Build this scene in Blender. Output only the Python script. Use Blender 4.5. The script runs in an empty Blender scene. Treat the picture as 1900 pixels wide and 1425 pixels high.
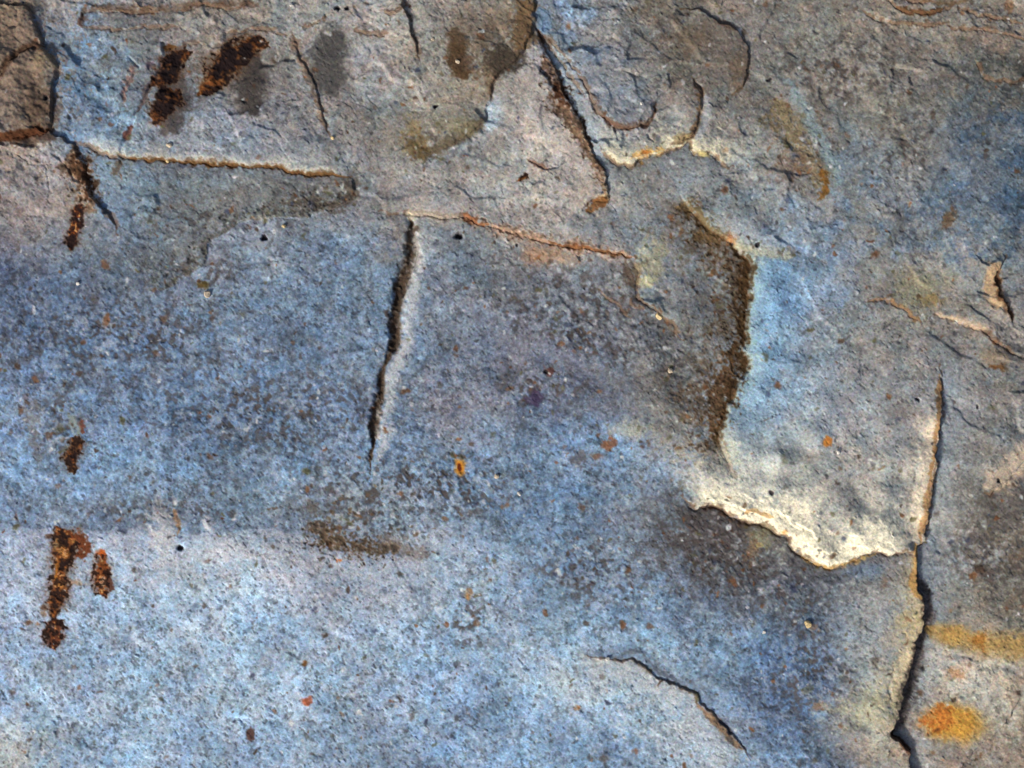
import bpy, math
import numpy as np
C = bpy.context.scene
# ------------------------------------------------------------------ camera, sky, sun, exposure
S = 0.0005                      # metres per photo pixel: the picture shows 0.95 m of rock
W, H = 1900, 1425
cam = bpy.data.cameras.new('camera'); cam.lens = 50; cam.sensor_width = 36
cam.clip_start = 0.05; cam.clip_end = 50
co = bpy.data.objects.new('camera', cam); C.collection.objects.link(co)
co.location = (0, 0, W * S * 50 / 36); C.camera = co
SUN_EL, SUN_AZ = math.radians(33), math.radians(222)     # azimuth clockwise from the top of the picture
wd = bpy.data.worlds.new('World'); C.world = wd; wd.use_nodes = True
wn = wd.node_tree.nodes; bgn = wn['Background']
sky = wn.new('ShaderNodeTexSky'); sky.sky_type = 'NISHITA'; sky.sun_disc = False
sky.dust_density = 4; sky.ozone_density = .6; sky.air_density = .8; sky.sun_elevation = SUN_EL; sky.sun_rotation = SUN_AZ
wd.node_tree.links.new(sky.outputs[0], bgn.inputs[0]); bgn.inputs[1].default_value = 0.075
sl_ = bpy.data.lights.new('sun', 'SUN'); sl_.energy = 2.1; sl_.angle = math.radians(7); sl_.color = (1, .95, .88)
so = bpy.data.objects.new('sun', sl_); C.collection.objects.link(so)
so.rotation_euler = (math.radians(90) - SUN_EL, 0, math.pi - SUN_AZ)
C.view_settings.view_transform = 'Standard'; C.view_settings.look = 'None'
C.view_settings.exposure = 0.6; C.view_settings.gamma = 1
# light reaching a flat patch of the rock (linear rgb for albedo 1); used to turn seen colours into base colours
FLAT = np.array([1.01, 0.985, 1.005])

# ------------------------------------------------------------------ the grid the rock surface is carved on
CELL = 1.6
def axis(n):
    core = np.arange(-40, n + 40 + CELL, CELL)
    out = [core[-1]]; st = CELL
    while out[-1] < n + 900:
        st = min(st * 1.06, 14); out.append(out[-1] + st)
    hi = np.array(out[1:]); lo = (n - hi)[::-1]
    return np.concatenate([lo, core, hi])
ax, ay = axis(W), axis(H)
X, Y = np.meshgrid(ax, ay); X = X.astype(np.float32); Y = Y.astype(np.float32)
NY, NX = X.shape
_tab = {}
def vn(x, y, scale, seed):
    """smooth value noise, about -1..1"""
    if seed not in _tab: _tab[seed] = np.random.RandomState(seed).uniform(-1, 1, (256, 256)).astype(np.float32)
    T = _tab[seed]; a = seed * 0.7 + 0.4
    u = (x * math.cos(a) - y * math.sin(a)) / scale + seed * 17.3
    v = (x * math.sin(a) + y * math.cos(a)) / scale + seed * 9.1
    iu = np.floor(u); iv = np.floor(v); fu = u - iu; fv = v - iv
    iu = iu.astype(np.int32) & 255; iv = iv.astype(np.int32) & 255
    fu = fu * fu * (3 - 2 * fu); fv = fv * fv * (3 - 2 * fv)
    ju = (iu + 1) & 255; jv = (iv + 1) & 255
    return ((T[iv, iu] * (1 - fu) + T[iv, ju] * fu) * (1 - fv) + (T[jv, iu] * (1 - fu) + T[jv, ju] * fu) * fv) * 1.3
def fbm(x, y, scale, seed, n=4, g=.55):
    s = 0; a = 1; t = 0
    for k in range(n):
        s = s + a * vn(x, y, scale / 2 ** k, seed + k * 3); t += a; a *= g
    return s / t
# ragged coordinates: every outline below wanders a little, as broken stone does
rag_x = vn(X, Y, 34, 101) * 3.2 + vn(X, Y, 13, 103) * 2.4 + vn(X, Y, 5, 105) * 1.3
rag_y = vn(X, Y, 36, 111) * 3.2 + vn(X, Y, 12, 113) * 2.4 + vn(X, Y, 5, 115) * 1.3
RX = X + rag_x; RY = Y + rag_y
N5 = vn(X, Y, 5, 201); N9 = vn(X, Y, 9, 203); N20 = vn(X, Y, 20, 205); N50 = vn(X, Y, 50, 207)
N3 = vn(X, Y, 2.8, 209); BR = (N3 * .3 + N5 * .35 + N9 * .35 + N20 * .35)                    # break-up pattern of stains
def sm(a, b, x):
    t = np.clip((x - a) / (b - a), 0, 1); return t * t * (3 - 2 * t)
def smooth_line(pts, k=5):
    P = np.array(pts, float); n = len(P)
    if n < 3: return P
    out = []
    for i in range(n - 1):
        p0, p1, p2, p3 = P[max(i - 1, 0)], P[i], P[i + 1], P[min(i + 2, n - 1)]
        for j in range(k):
            t = j / k
            out.append(.5 * (2 * p1 + (p2 - p0) * t + (2 * p0 - 5 * p1 + 4 * p2 - p3) * t * t + (3 * p1 - p0 - 3 * p2 + p3) * t ** 3))
    out.append(P[-1]); return np.array(out)
def window(P, pad):
    x0, x1 = P[:, 0].min() - pad, P[:, 0].max() + pad; y0, y1 = P[:, 1].min() - pad, P[:, 1].max() + pad
    i0, i1 = np.searchsorted(ax, [x0, x1]); j0, j1 = np.searchsorted(ay, [y0, y1])
    return (slice(max(j0 - 1, 0), j1 + 1), slice(max(i0 - 1, 0), i1 + 1))
def line_dist(pts, pad, k=5, soft=False):
    """window, signed distance, position along the line 0..1, per-point parameters (soft: also blended values for wide effects)"""
    P = smooth_line(pts, k); w = window(P, pad); x = RX[w]; y = RY[w]
    best = np.full(x.shape, 1e12, np.float32); sg = np.ones_like(best); u = np.zeros_like(best)
    npar = P.shape[1] - 2; par = [np.zeros_like(best) for _ in range(npar)]
    L = np.concatenate([[0], np.cumsum(np.hypot(*(P[1:, :2] - P[:-1, :2]).T))])
    if soft: wt = np.zeros_like(best); hs = np.zeros_like(best); ss = np.zeros_like(best)
    for i in range(len(P) - 1):
        a, b = P[i], P[i + 1]; dx, dy = b[0] - a[0], b[1] - a[1]; l2 = dx * dx + dy * dy + 1e-9
        t = np.clip(((x - a[0]) * dx + (y - a[1]) * dy) / l2, 0, 1)
        ex = x - a[0] - t * dx; ey = y - a[1] - t * dy; d = ex * ex + ey * ey
        m = d < best; best = np.where(m, d, best); cr = dx * ey - dy * ex
        sg = np.where(m, np.where(cr >= 0, 1, -1), sg)
        ui = (L[i] + t * (L[i + 1] - L[i])) / L[-1]; u = np.where(m, ui, u)
        pi = [a[2 + q] + t * (b[2 + q] - a[2 + q]) for q in range(npar)]
        for q in range(npar): par[q] = np.where(m, pi[q], par[q])
        if soft:
            g = math.sqrt(l2) / (d + 6) ** 2; hi = soft(ui) * (pi[0] if npar else 1)
            wt += g; hs += g * hi; ss += g * cr / (math.sqrt(l2) * np.sqrt(d + 1))
    if soft: par = [hs / wt, ss / wt]
    return w, np.sqrt(best) * sg, u, par
def side_of(pts, p):
    P = np.array(pts, float)[:, :2]; bd = 1e18; s = 1
    for a, b in zip(P[:-1], P[1:]):
        d = b - a; t = np.clip(np.dot(np.array(p) - a, d) / (d @ d + 1e-9), 0, 1); e = np.array(p) - a - t * d
        if e @ e < bd: bd = e @ e; s = 1 if d[0] * e[1] - d[1] * e[0] >= 0 else -1
    return s
GAPS = []
HT = np.zeros_like(X)                                    # height in photo pixels
def scarp(pts, toward, h, w=14, L=140, c=.45, gap=0, taper=(.12, .12), dip=.15, gw=2.2, es=1):
    """a broken edge: the rock on the side of `toward` stands h higher and falls back over L"""
    def tp(u):
        k = 1
        if taper[0]: k = k * sm(0, taper[0], u)
        if taper[1]: k = k * sm(0, taper[1], 1 - u)
        return k
    sd = side_of(pts, toward); wn_, d, u, (hh, ss) = line_dist(pts, L * 3.2, soft=tp)
    s = d * sd; ss = np.clip(ss * sd * 1.7, -1, 1); hh = h * hh
    hh = hh * (1 + .25 * vn(X[wn_], Y[wn_], 40, 301))
    near = np.exp(-(np.abs(s) / 25) ** 2)
    def prof(q): return (c + (1 - c) * (1 - np.exp(-q / w))) * np.maximum(np.exp(-q / L) - .042, 0) / .958
    f = near * sm(-2 * es, 1.6 * es, s) * prof(np.maximum(s, 0)) + (1 - near) * sm(-.3, 1, ss) * prof(np.abs(s))
    f = f - dip * np.exp(-np.abs(s) / 14) * (s < 0)
    HT[wn_] += hh * f
    if gap:
        GAPS.append((pts, sd, gap))
        HT[wn_] -= .7 * gap * np.clip(hh / max(abs(h), 1), 0, 1) * np.exp(-((s + 1.5) / gw) ** 2)
def groove(pts, depth, width=3, taper=(.15, .15), skew=0, left=None):
    """an open crack; with skew one wall is steep and the other eases out"""
    wn_, d, u, par = line_dist(pts, width * 7 + 30)
    wd_ = width * (par[0] if par else 1); k = depth * np.clip(wd_ / width, 0, 1.3)
    if taper[0]: k = k * sm(0, taper[0], u)
    if taper[1]: k = k * sm(0, taper[1], 1 - u)
    wd_ = np.maximum(wd_ * (1 + .3 * N9[wn_]), .6)
    if skew:
        s = d * side_of(pts, skew[0]); wd_ = np.where(s > 0, wd_ * skew[1], wd_)
    HT[wn_] -= k * np.exp(-(np.abs(d) / wd_) ** 2.6)
def bump(x, y, rx, ry, h, rot=0, p=2.0):
    w = window(np.array([[x, y]], float), max(rx, ry) * 3)
    ca, sa = math.cos(math.radians(rot)), math.sin(math.radians(rot)); ex = RX[w] - x; ey = RY[w] - y
    q = ((ex * ca + ey * sa) / rx) ** 2 + ((-ex * sa + ey * ca) / ry) ** 2
    HT[w] += h * np.exp(-q ** (p / 2))

# ------------------------------------------------------------------ relief
HT += fbm(X, Y, 520, 11, 3) * 13 + fbm(X, Y, 170, 21, 3) * 3.2
HT += vn(X, Y, 46, 31) * .9 + vn(X, Y, 22, 33) * .5 + vn(X, Y, 11, 35) * .34 + vn(X, Y, 6, 37) * .28 + vn(X, Y, 3.4, 39) * .2
def terrace(f, k, e=.14):
    t = f * k; b = np.floor(t); return (b + sm(0, e, t - b)) / k
broken = np.clip(.22 + .9 * sm(520, 120, Y + vn(X, Y, 200, 411) * 120) + .75 * sm(1050, 1500, X + vn(X, Y, 180, 413) * 150) * sm(1250, 700, Y) + .4 * sm(1650, 1800, X), 0, 1.1)
broken *= 1 - .9 * np.exp(-((X - 1570) / 160) ** 2 - ((Y - 800) / 150) ** 2)
WXX = X + vn(X, Y, 30, 421) * 7 + vn(X, Y, 9, 423) * 2; WYY = Y + vn(X, Y, 31, 425) * 7 + vn(X, Y, 9, 427) * 2
T1 = terrace(fbm(WXX, WYY * 1.3, 190, 431, 3, .45), 5, .1); T2 = terrace(fbm(WXX, WYY * 1.4, 52, 441, 3, .6), 4, .12)
HT += T1 * (4.5 - 2.5 * sm(1000, 1300, X)) * broken + T2 * .7 * broken
# chipped facets: each chip is a tilted plane a little above or below its neighbours
def facets(n, rmin, rmax, amp, tilt, seed, y_pow=1.35):
    rf = np.random.RandomState(seed); score = np.full(X.shape, 1e9, np.float32); out = np.zeros_like(X)
    for k in range(n):
        x0, y0 = rf.uniform(-80, 1980), rf.uniform(-80, 1500); r = rf.uniform(rmin, rmax)
        a_ = rf.uniform(-1, 1) * amp; gx_, gy_ = rf.normal(size=2) * tilt
        w = window(np.array([[x0, y0]]), r * 2.6); ex = WXX[w] - x0; ey = (WYY[w] - y0) * y_pow
        sc = (ex * ex + ey * ey) / (r * r); m = (sc < score[w]) & (sc < 6)
        score[w] = np.where(m, sc, score[w]); out[w] = np.where(m, a_ + gx_ * ex + gy_ * ey, out[w])
    return out
def blur(a, n=1):
    for _ in range(n):
        a = (a + np.roll(a, 1, 0) + np.roll(a, -1, 0)) / 3; a = (a + np.roll(a, 1, 1) + np.roll(a, -1, 1)) / 3
    return a
FA = facets(420, 45, 120, 1.05, .032, 621); FB = facets(1500, 16, 46, .8, .04, 622)
gateB = sm(.0, .35, vn(X, Y, 120, 623))
HT += blur(FA, 2) * broken * (.85 - .4 * sm(1100, 1400, X)) + blur(FB * gateB, 1) * broken
HT += (np.abs(fbm(WXX, WYY, 60, 451, 4, .6)) * -.9 + np.abs(fbm(X, Y, 16, 461, 3, .7)) * -.4) * (.25 + .75 * broken)
HAIR = np.zeros_like(X)
for sd0, sc, th in ((471, 230, .010), (481, 150, .012), (491, 90, .014)):
    rdg = np.abs(fbm(WXX, WYY, sc, sd0, 4, .55)); gate = sm(.12, .4, vn(X, Y, sc * .7, sd0 + 7)) * (.1 + .45 * broken) * sm(-.3, .3, N20)
    HAIR = np.maximum(HAIR, sm(th, th * .35, rdg) * gate * .6)
HT -= HAIR * 1.1
# sharp small pits and raised grit
pf = vn(X, Y, 6.5, 501) * .6 + vn(X, Y, 3.6, 503) * .5; PITF = sm(.52, .72, pf + .16 * vn(X, Y, 90, 505)); HT -= PITF * .75
gf = vn(X, Y, 4.2, 511) * .7 + vn(X, Y, 8, 513) * .4; GRIT = sm(.6, .82, gf); HT += GRIT * .3
BLOCK = [(-950, -950), (-950, 262), (0, 258), (40, 253), (75, 248), (94, 240), (94, 205), (97, 180), (103, 150), (107, 128), (98, 108), (86, 88), (76, 66), (66, 40), (54, 18), (20, 8), (-60, 0), (-300, -200), (-500, -950)]
def poly_in(poly, warp=True):
    x = RX if warp else X; y = RY if warp else Y; P = np.array(poly, float); c = np.zeros(x.shape, bool)
    w = window(P, 12); xs, ys = x[w], y[w]; m = np.zeros(xs.shape, bool)
    for (x0, y0), (x1, y1) in zip(P, np.roll(P, -1, 0)):
        if y0 == y1: continue
        m ^= ((y0 > ys) != (y1 > ys)) & (xs < (x1 - x0) * (ys - y0) / (y1 - y0) + x0)
    c[w] = m; return c
# brown block and the brown slab under it
blk_line = [(-120, 0), (20, 8), (54, 18), (66, 40), (76, 66), (86, 88), (98, 108), (107, 128), (103, 150), (97, 180), (94, 205), (94, 240), (75, 248), (40, 253), (0, 258), (-120, 266)]
scarp(blk_line, (20, 130), 13, w=20, L=400, c=.5, gap=1.5, taper=(0, 0))
groove([(-20, 160), (8, 128), (30, 110), (55, 92), (84, 84)], 8, 4)
bump(70, 175, 22, 26, -4); bump(45, 190, 20, 16, 3); bump(90, 110, 14, 14, 5); bump(50, 40, 18, 20, 5); bump(70, 228, 24, 14, 3)
scarp([(95, 248), (118, 256), (138, 268), (148, 290), (156, 318), (164, 345), (176, 372), (196, 392), (212, 420), (220, 440)], (60, 340), 11, w=12, L=170, c=.6, gap=2, taper=(0, .3))
groove([(85, 300), (92, 340), (92, 370)], 2, 2); groove([(30, 290), (60, 300), (105, 305)], 2, 2); groove([(95, 280), (130, 310), (150, 345)], 2.5, 3)
for i in range(26):
    r = np.random.RandomState(500 + i); t = r.rand()
    bump(128 + 30 * t + r.normal() * 9, 300 + 85 * t + r.normal() * 8, r.uniform(3, 7), r.uniform(3, 6), r.uniform(-3, 2.4))
bw_ = window(np.array([[60, 250.]]), 260); bq = np.exp(-(np.maximum(X[bw_] - 70, 0) / 45) ** 2) * np.exp(-(np.maximum(Y[bw_] - 300, 0) / 60) ** 2)
HT[bw_] += bq * (fbm(X[bw_], Y[bw_], 38, 401, 4, .62) * 7)
# long edge at the upper left and what lies above it
scarp([(128, 262), (150, 268), (185, 282), (225, 291), (270, 296), (330, 299), (380, 300), (420, 304), (470, 308), (520, 313), (570, 319), (615, 324), (656, 327)], (400, 200), 11, w=13, L=120, c=.5, gap=3.5, taper=(.1, .12))
scarp([(650, 326), (656, 350), (648, 368), (632, 380), (600, 388), (570, 396), (545, 398)], (600, 350), 6, w=4, L=70, c=.9, gap=.4)
scarp([(590, 384), (560, 402), (520, 402), (480, 406), (440, 418), (405, 436), (388, 452), (384, 470), (374, 492), (350, 512), (325, 528), (290, 536), (230, 540)], (380, 380), 3.2, w=5, L=80, c=.8, gap=.4, taper=(.12, .4))
scarp([(742, -60), (746, 0), (756, 28), (764, 52), (772, 78), (778, 100), (780, 116)], (700, 60), 8, w=8, L=80, c=.8, gap=3, taper=(0, .2))
scarp([(538, 56), (548, 84), (560, 108), (574, 138), (586, 165), (596, 195), (606, 225), (616, 255)], (520, 170), 3.2, w=6, L=60, c=.8, gap=1.6, taper=(.2, .2))
for k in range(14):
    r = np.random.RandomState(700 + k); t = r.rand(); bump(545 + 62 * t + r.normal() * 4 - 6, 75 + 160 * t, r.uniform(3, 8), r.uniform(3, 7), r.uniform(-2.5, 2))
for l in ([(150, 48), (150, 30), (158, 20), (200, 18), (260, 19), (310, 16)], [(240, 0), (260, 12), (300, 10)], [(155, 50), (210, 55), (260, 52), (330, 45)],
          [(330, 85), (345, 78), (380, 80)], [(560, 50), (590, 40), (610, 30)], [(330, 20), (380, 8), (430, 14), (470, 0)], [(420, 60), (470, 50), (530, 62)],
          [(660, 58), (690, 62), (720, 66)], [(715, 22), (735, 26), (748, 18)]):
    scarp(l, (l[1][0] + 3, l[1][1] - 40), 4, w=5, L=16, c=.7, gap=2)
for k in range(46):
    r = np.random.RandomState(800 + k); x = r.uniform(130, 760); y = abs(r.normal()) * 30; bump(x, y, r.uniform(6, 22), r.uniform(3, 8), r.uniform(-2, 2.6), r.uniform(-25, 15))
for l in ([(238, 105), (248, 118), (256, 126), (246, 146), (238, 165), (234, 195)], [(284, 112), (278, 130)]): groove(l, 3, 3)
groove([(300, 90), (290, 150), (272, 180), (258, 205), (246, 230), (236, 262), (228, 292), (214, 320), (208, 338)], 3.2, 3.5)
scarp([(95, 60), (102, 85), (112, 120), (112, 165), (120, 200), (150, 245)], (200, 150), 9, w=70, L=130, c=.05, dip=.1)
# plate in the middle of the top and its broken right-hand edge
scarp([(992, -60), (990, 20), (988, 48), (978, 78), (956, 112), (926, 140), (914, 165), (910, 195), (904, 225), (884, 240), (858, 252), (832, 268), (800, 286), (770, 296)], (860, 110), 7, w=9, L=110, c=.5, gap=1.2, taper=(0, .25))
scarp([(984, 40), (1002, 70), (1016, 100), (1026, 128), (1040, 162), (1058, 198), (1076, 228), (1090, 258), (1106, 292), (1120, 326), (1132, 368)], (960, 300), 11, w=13, L=110, c=.5, gap=2.4, taper=(.12, .05))
scarp([(1134, 362), (1126, 376), (1104, 374), (1088, 380), (1078, 396)], (1060, 340), 6, w=6, L=50, c=.7, gap=2)
groove([(978, 302), (1000, 310), (1024, 312), (1040, 305), (1056, 295)], 3, 2.2)
bump(972, 332, 12, 3, -3, -25)
scarp([(990, 50), (1015, 80), (1042, 115), (1062, 150), (1082, 180)], (1100, 120), 5, w=6, L=40, c=.5, gap=2)
scarp([(1000, 60), (1030, 85), (1060, 118), (1080, 140)], (1060, 90), 4, w=5, L=30, c=.6, gap=1.5)
# round boss with its two curved edges
scarp([(1070, 140), (1086, 158), (1098, 185), (1112, 208), (1130, 226), (1150, 236), (1178, 238), (1198, 228), (1210, 212), (1216, 194)], (1160, 150), 9, w=16, L=70, c=.5, gap=3.5, gw=2.5)
scarp([(1282, 142), (1294, 158), (1298, 182), (1296, 210), (1290, 232), (1278, 250), (1262, 262), (1244, 270)], (1235, 200), 7, w=10, L=60, c=.5, gap=4, gw=3.5)
groove([(1156, 245), (1160, 262), (1152, 275)], 4, 4); groove([(1206, 238), (1200, 256), (1210, 262)], 3, 3); groove([(1138, 234), (1146, 250), (1150, 266)], 3, 3)
scarp([(1112, 268), (1124, 286), (1142, 300), (1160, 306), (1172, 314), (1186, 302), (1200, 296), (1222, 292), (1240, 284), (1262, 276), (1276, 268), (1284, 284), (1300, 288), (1314, 280), (1326, 292), (1340, 308), (1356, 312)], (1230, 230), 12, w=12, L=70, c=.5, gap=1.2)
scarp([(1270, 14), (1300, 20), (1330, 42), (1350, 50), (1368, 64), (1384, 88), (1386, 112), (1384, 140), (1374, 160), (1358, 172)], (1300, 100), 7, w=6, L=80, c=.8, gap=1.5)
groove([(1118, 46), (1130, 34), (1146, 20)], 3, 2.2)
scarp([(1310, 4), (1325, 14), (1340, 6), (1352, -6)], (1325, -20), 6, w=5, L=30, c=.8)
for l in ([(1646, -8), (1664, 14), (1690, 26), (1722, 26), (1748, 18), (1770, 8)], [(1668, -4), (1700, 8), (1730, 2)], [(1600, 18), (1640, 40), (1700, 48), (1760, 44)], [(1780, 20), (1830, 32), (1900, 40)], [(1760, 50), (1820, 58), (1910, 70)]):
    scarp(l, (l[1][0], l[1][1] - 40), 4, w=6, L=14, c=.6, gap=2.4)
scarp([(1810, 110), (1830, 142), (1850, 150), (1880, 150), (1910, 140)], (1860, 100), 8, w=10, L=40, c=.5, gap=2)
scarp([(1620, 205), (1648, 215), (1656, 235), (1656, 260)], (1690, 200), 2.5, w=4, L=30)
# cracks through the middle
scarp([(700, 392), (760, 396), (800, 400), (866, 404), (905, 420), (955, 434), (1000, 446), (1050, 454), (1100, 462), (1146, 466), (1178, 478)], (1000, 350), 6, w=10, L=70, c=.6, gap=3.5, taper=(.2, .05))
CRK = [(762, 398, .4), (768, 430, 1), (764, 462, 1.5), (758, 492, 1.6), (748, 515, 1.4), (740, 545, 1.1), (735, 580, 1.1), (733, 620, 1.2), (729, 648, 1), (716, 668, .4), (710, 700, .8), (706, 730, .8), (700, 762, .9), (694, 795, .9), (690, 825, .5), (687, 855, .4), (684, 882, .2)]
groove(CRK, 9, 9, taper=(.05, .12))
crk2 = [(x + 5 * (k + .2), y, k) for x, y, k in CRK]
scarp(crk2, (820, 600), 7, w=18, L=90, c=.4, dip=.1, taper=(.1, .15))
scarp([(x - 9 * k, y, k) for x, y, k in CRK], (640, 600), 4, w=8, L=40, c=.4, dip=0)
scarp([(1176, 474), (1182, 500), (1186, 525), (1180, 540), (1190, 560), (1214, 574), (1224, 590), (1246, 600), (1256, 620), (1270, 626)], (1320, 500), 8, w=12, L=70, c=.6, gap=2)
scarp([(1112, 536), (1122, 552), (1142, 562), (1158, 578), (1170, 590)], (1160, 540), 4, w=5, L=30, c=.7, gap=1)
scarp([(1164, 556), (1174, 570), (1194, 576)], (1185, 545), 4, w=4, L=20, c=.7, gap=1)
groove([(1074, 470), (1080, 478), (1084, 480)], 6, 4)
VAL = [(1258, 350, .5), (1276, 384, 1), (1298, 412, 1.1), (1322, 432, .7), (1352, 446, .6), (1376, 468, .9), (1390, 492, 1.2), (1392, 525, 1.3), (1390, 560, 1.3), (1388, 600, 1.3), (1382, 640, 1.1), (1388, 672, 1), (1380, 700, 1), (1362, 718, 1), (1352, 748, 1), (1340, 785, .9), (1334, 818, .9), (1346, 850, .7), (1364, 892, .4)]
scarp([(x + 2, y, k) for x, y, k in VAL], (1480, 620), 12, w=30, L=110, c=.4, dip=0, taper=(.1, .1))
wv, dv, uv, pv = line_dist(VAL, 180)
sv = dv * side_of([(p[0], p[1]) for p in VAL], (1300, 640))
HT[wv] -= 11 * pv[0] * sm(0, .08, uv) * sm(0, .08, 1 - uv) * np.exp(-np.maximum(sv, 0) / 34) * (sv > -2) * sm(-3, 2, sv)
# pale ledge
LEDGE = [(1264, 918), (1276, 936), (1292, 944), (1308, 938), (1326, 938), (1344, 946), (1366, 964), (1388, 972), (1412, 976), (1436, 988), (1458, 996), (1464, 1012), (1480, 1024), (1500, 1036), (1522, 1048), (1546, 1052), (1566, 1044), (1590, 1034), (1612, 1026), (1640, 1032), (1664, 1026), (1684, 1022), (1704, 1014)]
scarp(LEDGE, (1500, 860), 34, w=46, L=260, c=.32, gap=4, taper=(.1, .06), gw=3, dip=.1)
for l in ([(1330, 925), (1380, 945), (1430, 962)], [(1400, 935), (1440, 950), (1490, 990)], [(1480, 1000), (1530, 1020), (1570, 1022)], [(1560, 1008), (1610, 1012), (1660, 1008)], [(1370, 915), (1420, 935)], [(1460, 960), (1520, 1000)], [(1300, 925), (1340, 930)], [(1440, 975), (1475, 1005)], [(1590, 1022), (1640, 1020)], [(1520, 980), (1600, 995)]):
    scarp(l, (l[0][0] + 20, l[0][1] - 60), 3.5, w=5, L=14, c=.7, gap=.4, taper=(.3, .3))
groove([(1470, 1015), (1462, 1035), (1452, 1052)], -5, 7); groove([(1455, 1060), (1430, 1080), (1410, 1096)], -4, 7); groove([(1600, 1058), (1560, 1080), (1520, 1090)], -3, 8)
# long crack on the right
RC = [(1744, 672, .15), (1744, 705, .3), (1748, 738, .55), (1744, 762, .7), (1736, 795, .75), (1738, 820, .75), (1730, 838, .8), (1734, 860, .8), (1726, 900, .85), (1720, 945, .9), (1716, 985, .9), (1718, 1006, 1), (1702, 1018, .9), (1702, 1050, 1), (1698, 1078, 1.1), (1710, 1100, 1.1), (1714, 1125, 1.1), (1710, 1160, 1.15), (1698, 1184, 1.3), (1694, 1215, 1.4), (1682, 1255, 1.5), (1674, 1290, 1.6), (1660, 1325, 1.7), (1644, 1356, 1.5), (1664, 1372, 1.3), (1682, 1392, 1), (1690, 1425, .9), (1690, 1480, .8)]
scarp(RC, (1600, 1000), 16, w=7, L=120, c=.8, gap=2, taper=(.05, 0), dip=.1)
scarp([(1705, 770), (1700, 830), (1694, 880), (1700, 940), (1706, 990)], (1600, 900), -4, w=8, L=20, c=.3, dip=0)
groove([(1700, 860), (1694, 885), (1700, 900)], 4, 4); groove([(1658, 1235), (1650, 1270), (1650, 1300)], 2.5, 3)
wv, dv, uv, pv = line_dist(RC, 120)
sv = dv * side_of([(p[0], p[1]) for p in RC], (1850, 1100))
HT[wv] -= 9 * sm(.45, .75, uv) * np.exp(-(np.maximum(sv, 0) / 34) ** 1.6) * sm(-2, 2, sv)
bump(1655, 1388, 8, 14, -3, 20)
# curved plate at the lower right
scarp([(1090, 1214), (1112, 1219), (1140, 1222), (1165, 1224), (1190, 1234), (1212, 1250), (1236, 1268), (1262, 1276), (1290, 1286), (1306, 1304), (1322, 1326), (1342, 1348), (1362, 1370), (1380, 1390), (1392, 1410)], (1150, 1350), 7.5, w=26, L=170, c=.35, gap=.9, taper=(.25, .15))
bump(1180, 1212, 26, 8, 2.5, 15)
# edges on the right
scarp([(1866, 474), (1854, 495), (1850, 520), (1854, 545), (1862, 562), (1868, 582), (1882, 596)], (1780, 530), 11, w=10, L=60, c=.7, gap=4)
scarp([(1804, 476), (1818, 490), (1832, 494), (1842, 482), (1850, 474)], (1820, 520), 5, w=5, L=30, c=.6)
scarp([(1604, 560), (1622, 556), (1642, 556), (1664, 568), (1684, 580), (1706, 594)], (1680, 520), 4, w=6, L=30, c=.6, gap=3)
scarp([(1734, 588), (1760, 590), (1790, 602), (1824, 614), (1850, 634), (1880, 652), (1920, 668)], (1820, 560), 7, w=9, L=50, c=.6, gap=3)
groove([(1672, 576), (1654, 592), (1636, 612)], 3, 2)
scarp([(1930, 850), (1900, 872), (1876, 886), (1856, 906), (1840, 916), (1822, 918)], (1840, 860), 7, w=14, L=50, c=.6, gap=1)
scarp([(1900, 1285), (1870, 1330), (1840, 1365), (1800, 1400), (1770, 1440)], (1760, 1280), 7, w=30, L=80, c=.4)
# low edge across the lower left
scarp([(-60, 985), (60, 978), (160, 985), (240, 978), (270, 972), (340, 990), (400, 992), (470, 980), (540, 990), (584, 1000), (640, 1018), (700, 1030), (760, 1036), (830, 1050)], (400, 1100), 4, w=26, L=120, c=.3, dip=0, taper=(0, .2), es=9)
bump(302, 965, 20, 24, 4, 0, 3); bump(306, 990, 22, 26, 3, 0, 3); bump(386, 975, 9, 12, 5); bump(560, 955, 14, 10, -2)
bump(688, 600, 12, 12, 3.5); bump(688, 598, 5, 5, -5); bump(1448, 752, 16, 16, -5); bump(1452, 745, 22, 22, 2.5); bump(1492, 785, 12, 10, -4, 40)
bump(718, 425, 14, 10, -3)
scarp([(704, 424), (714, 420), (722, 424), (728, 434)], (715, 440), 3, w=4, L=12)
# shallow pock marks
rs = np.random.RandomState(9)
PITS = [(808, 200, 4.2, 9), (852, 441, 6, 10), (627, 19, 4, 7), (644, 20, 3.6, 7), (490, 440, 4, 7), (335, 1015, 5, 7), (85, 182, 5, 8), (1426, 915, 4.5, 3), (1696, 740, 4, 5), (1850, 893, 3, 4), (1424, 150, 4, 4), (1403, 456, 5, 5), (1812, 758, 3, 4), (958, 455, 3, 4), (1012, 690, 4, 3)]
for x, y, r, d in PITS: bump(x, y, r, r * .9, -d, 0, 3)
for k in range(650):
    x, y = rs.uniform(-30, 1930), rs.uniform(-30, 1455)
    bump(x, y, rs.uniform(2, 5), rs.uniform(2, 4), rs.choice([-1.8, -1.2, 1.0]), rs.uniform(0, 180))

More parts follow.
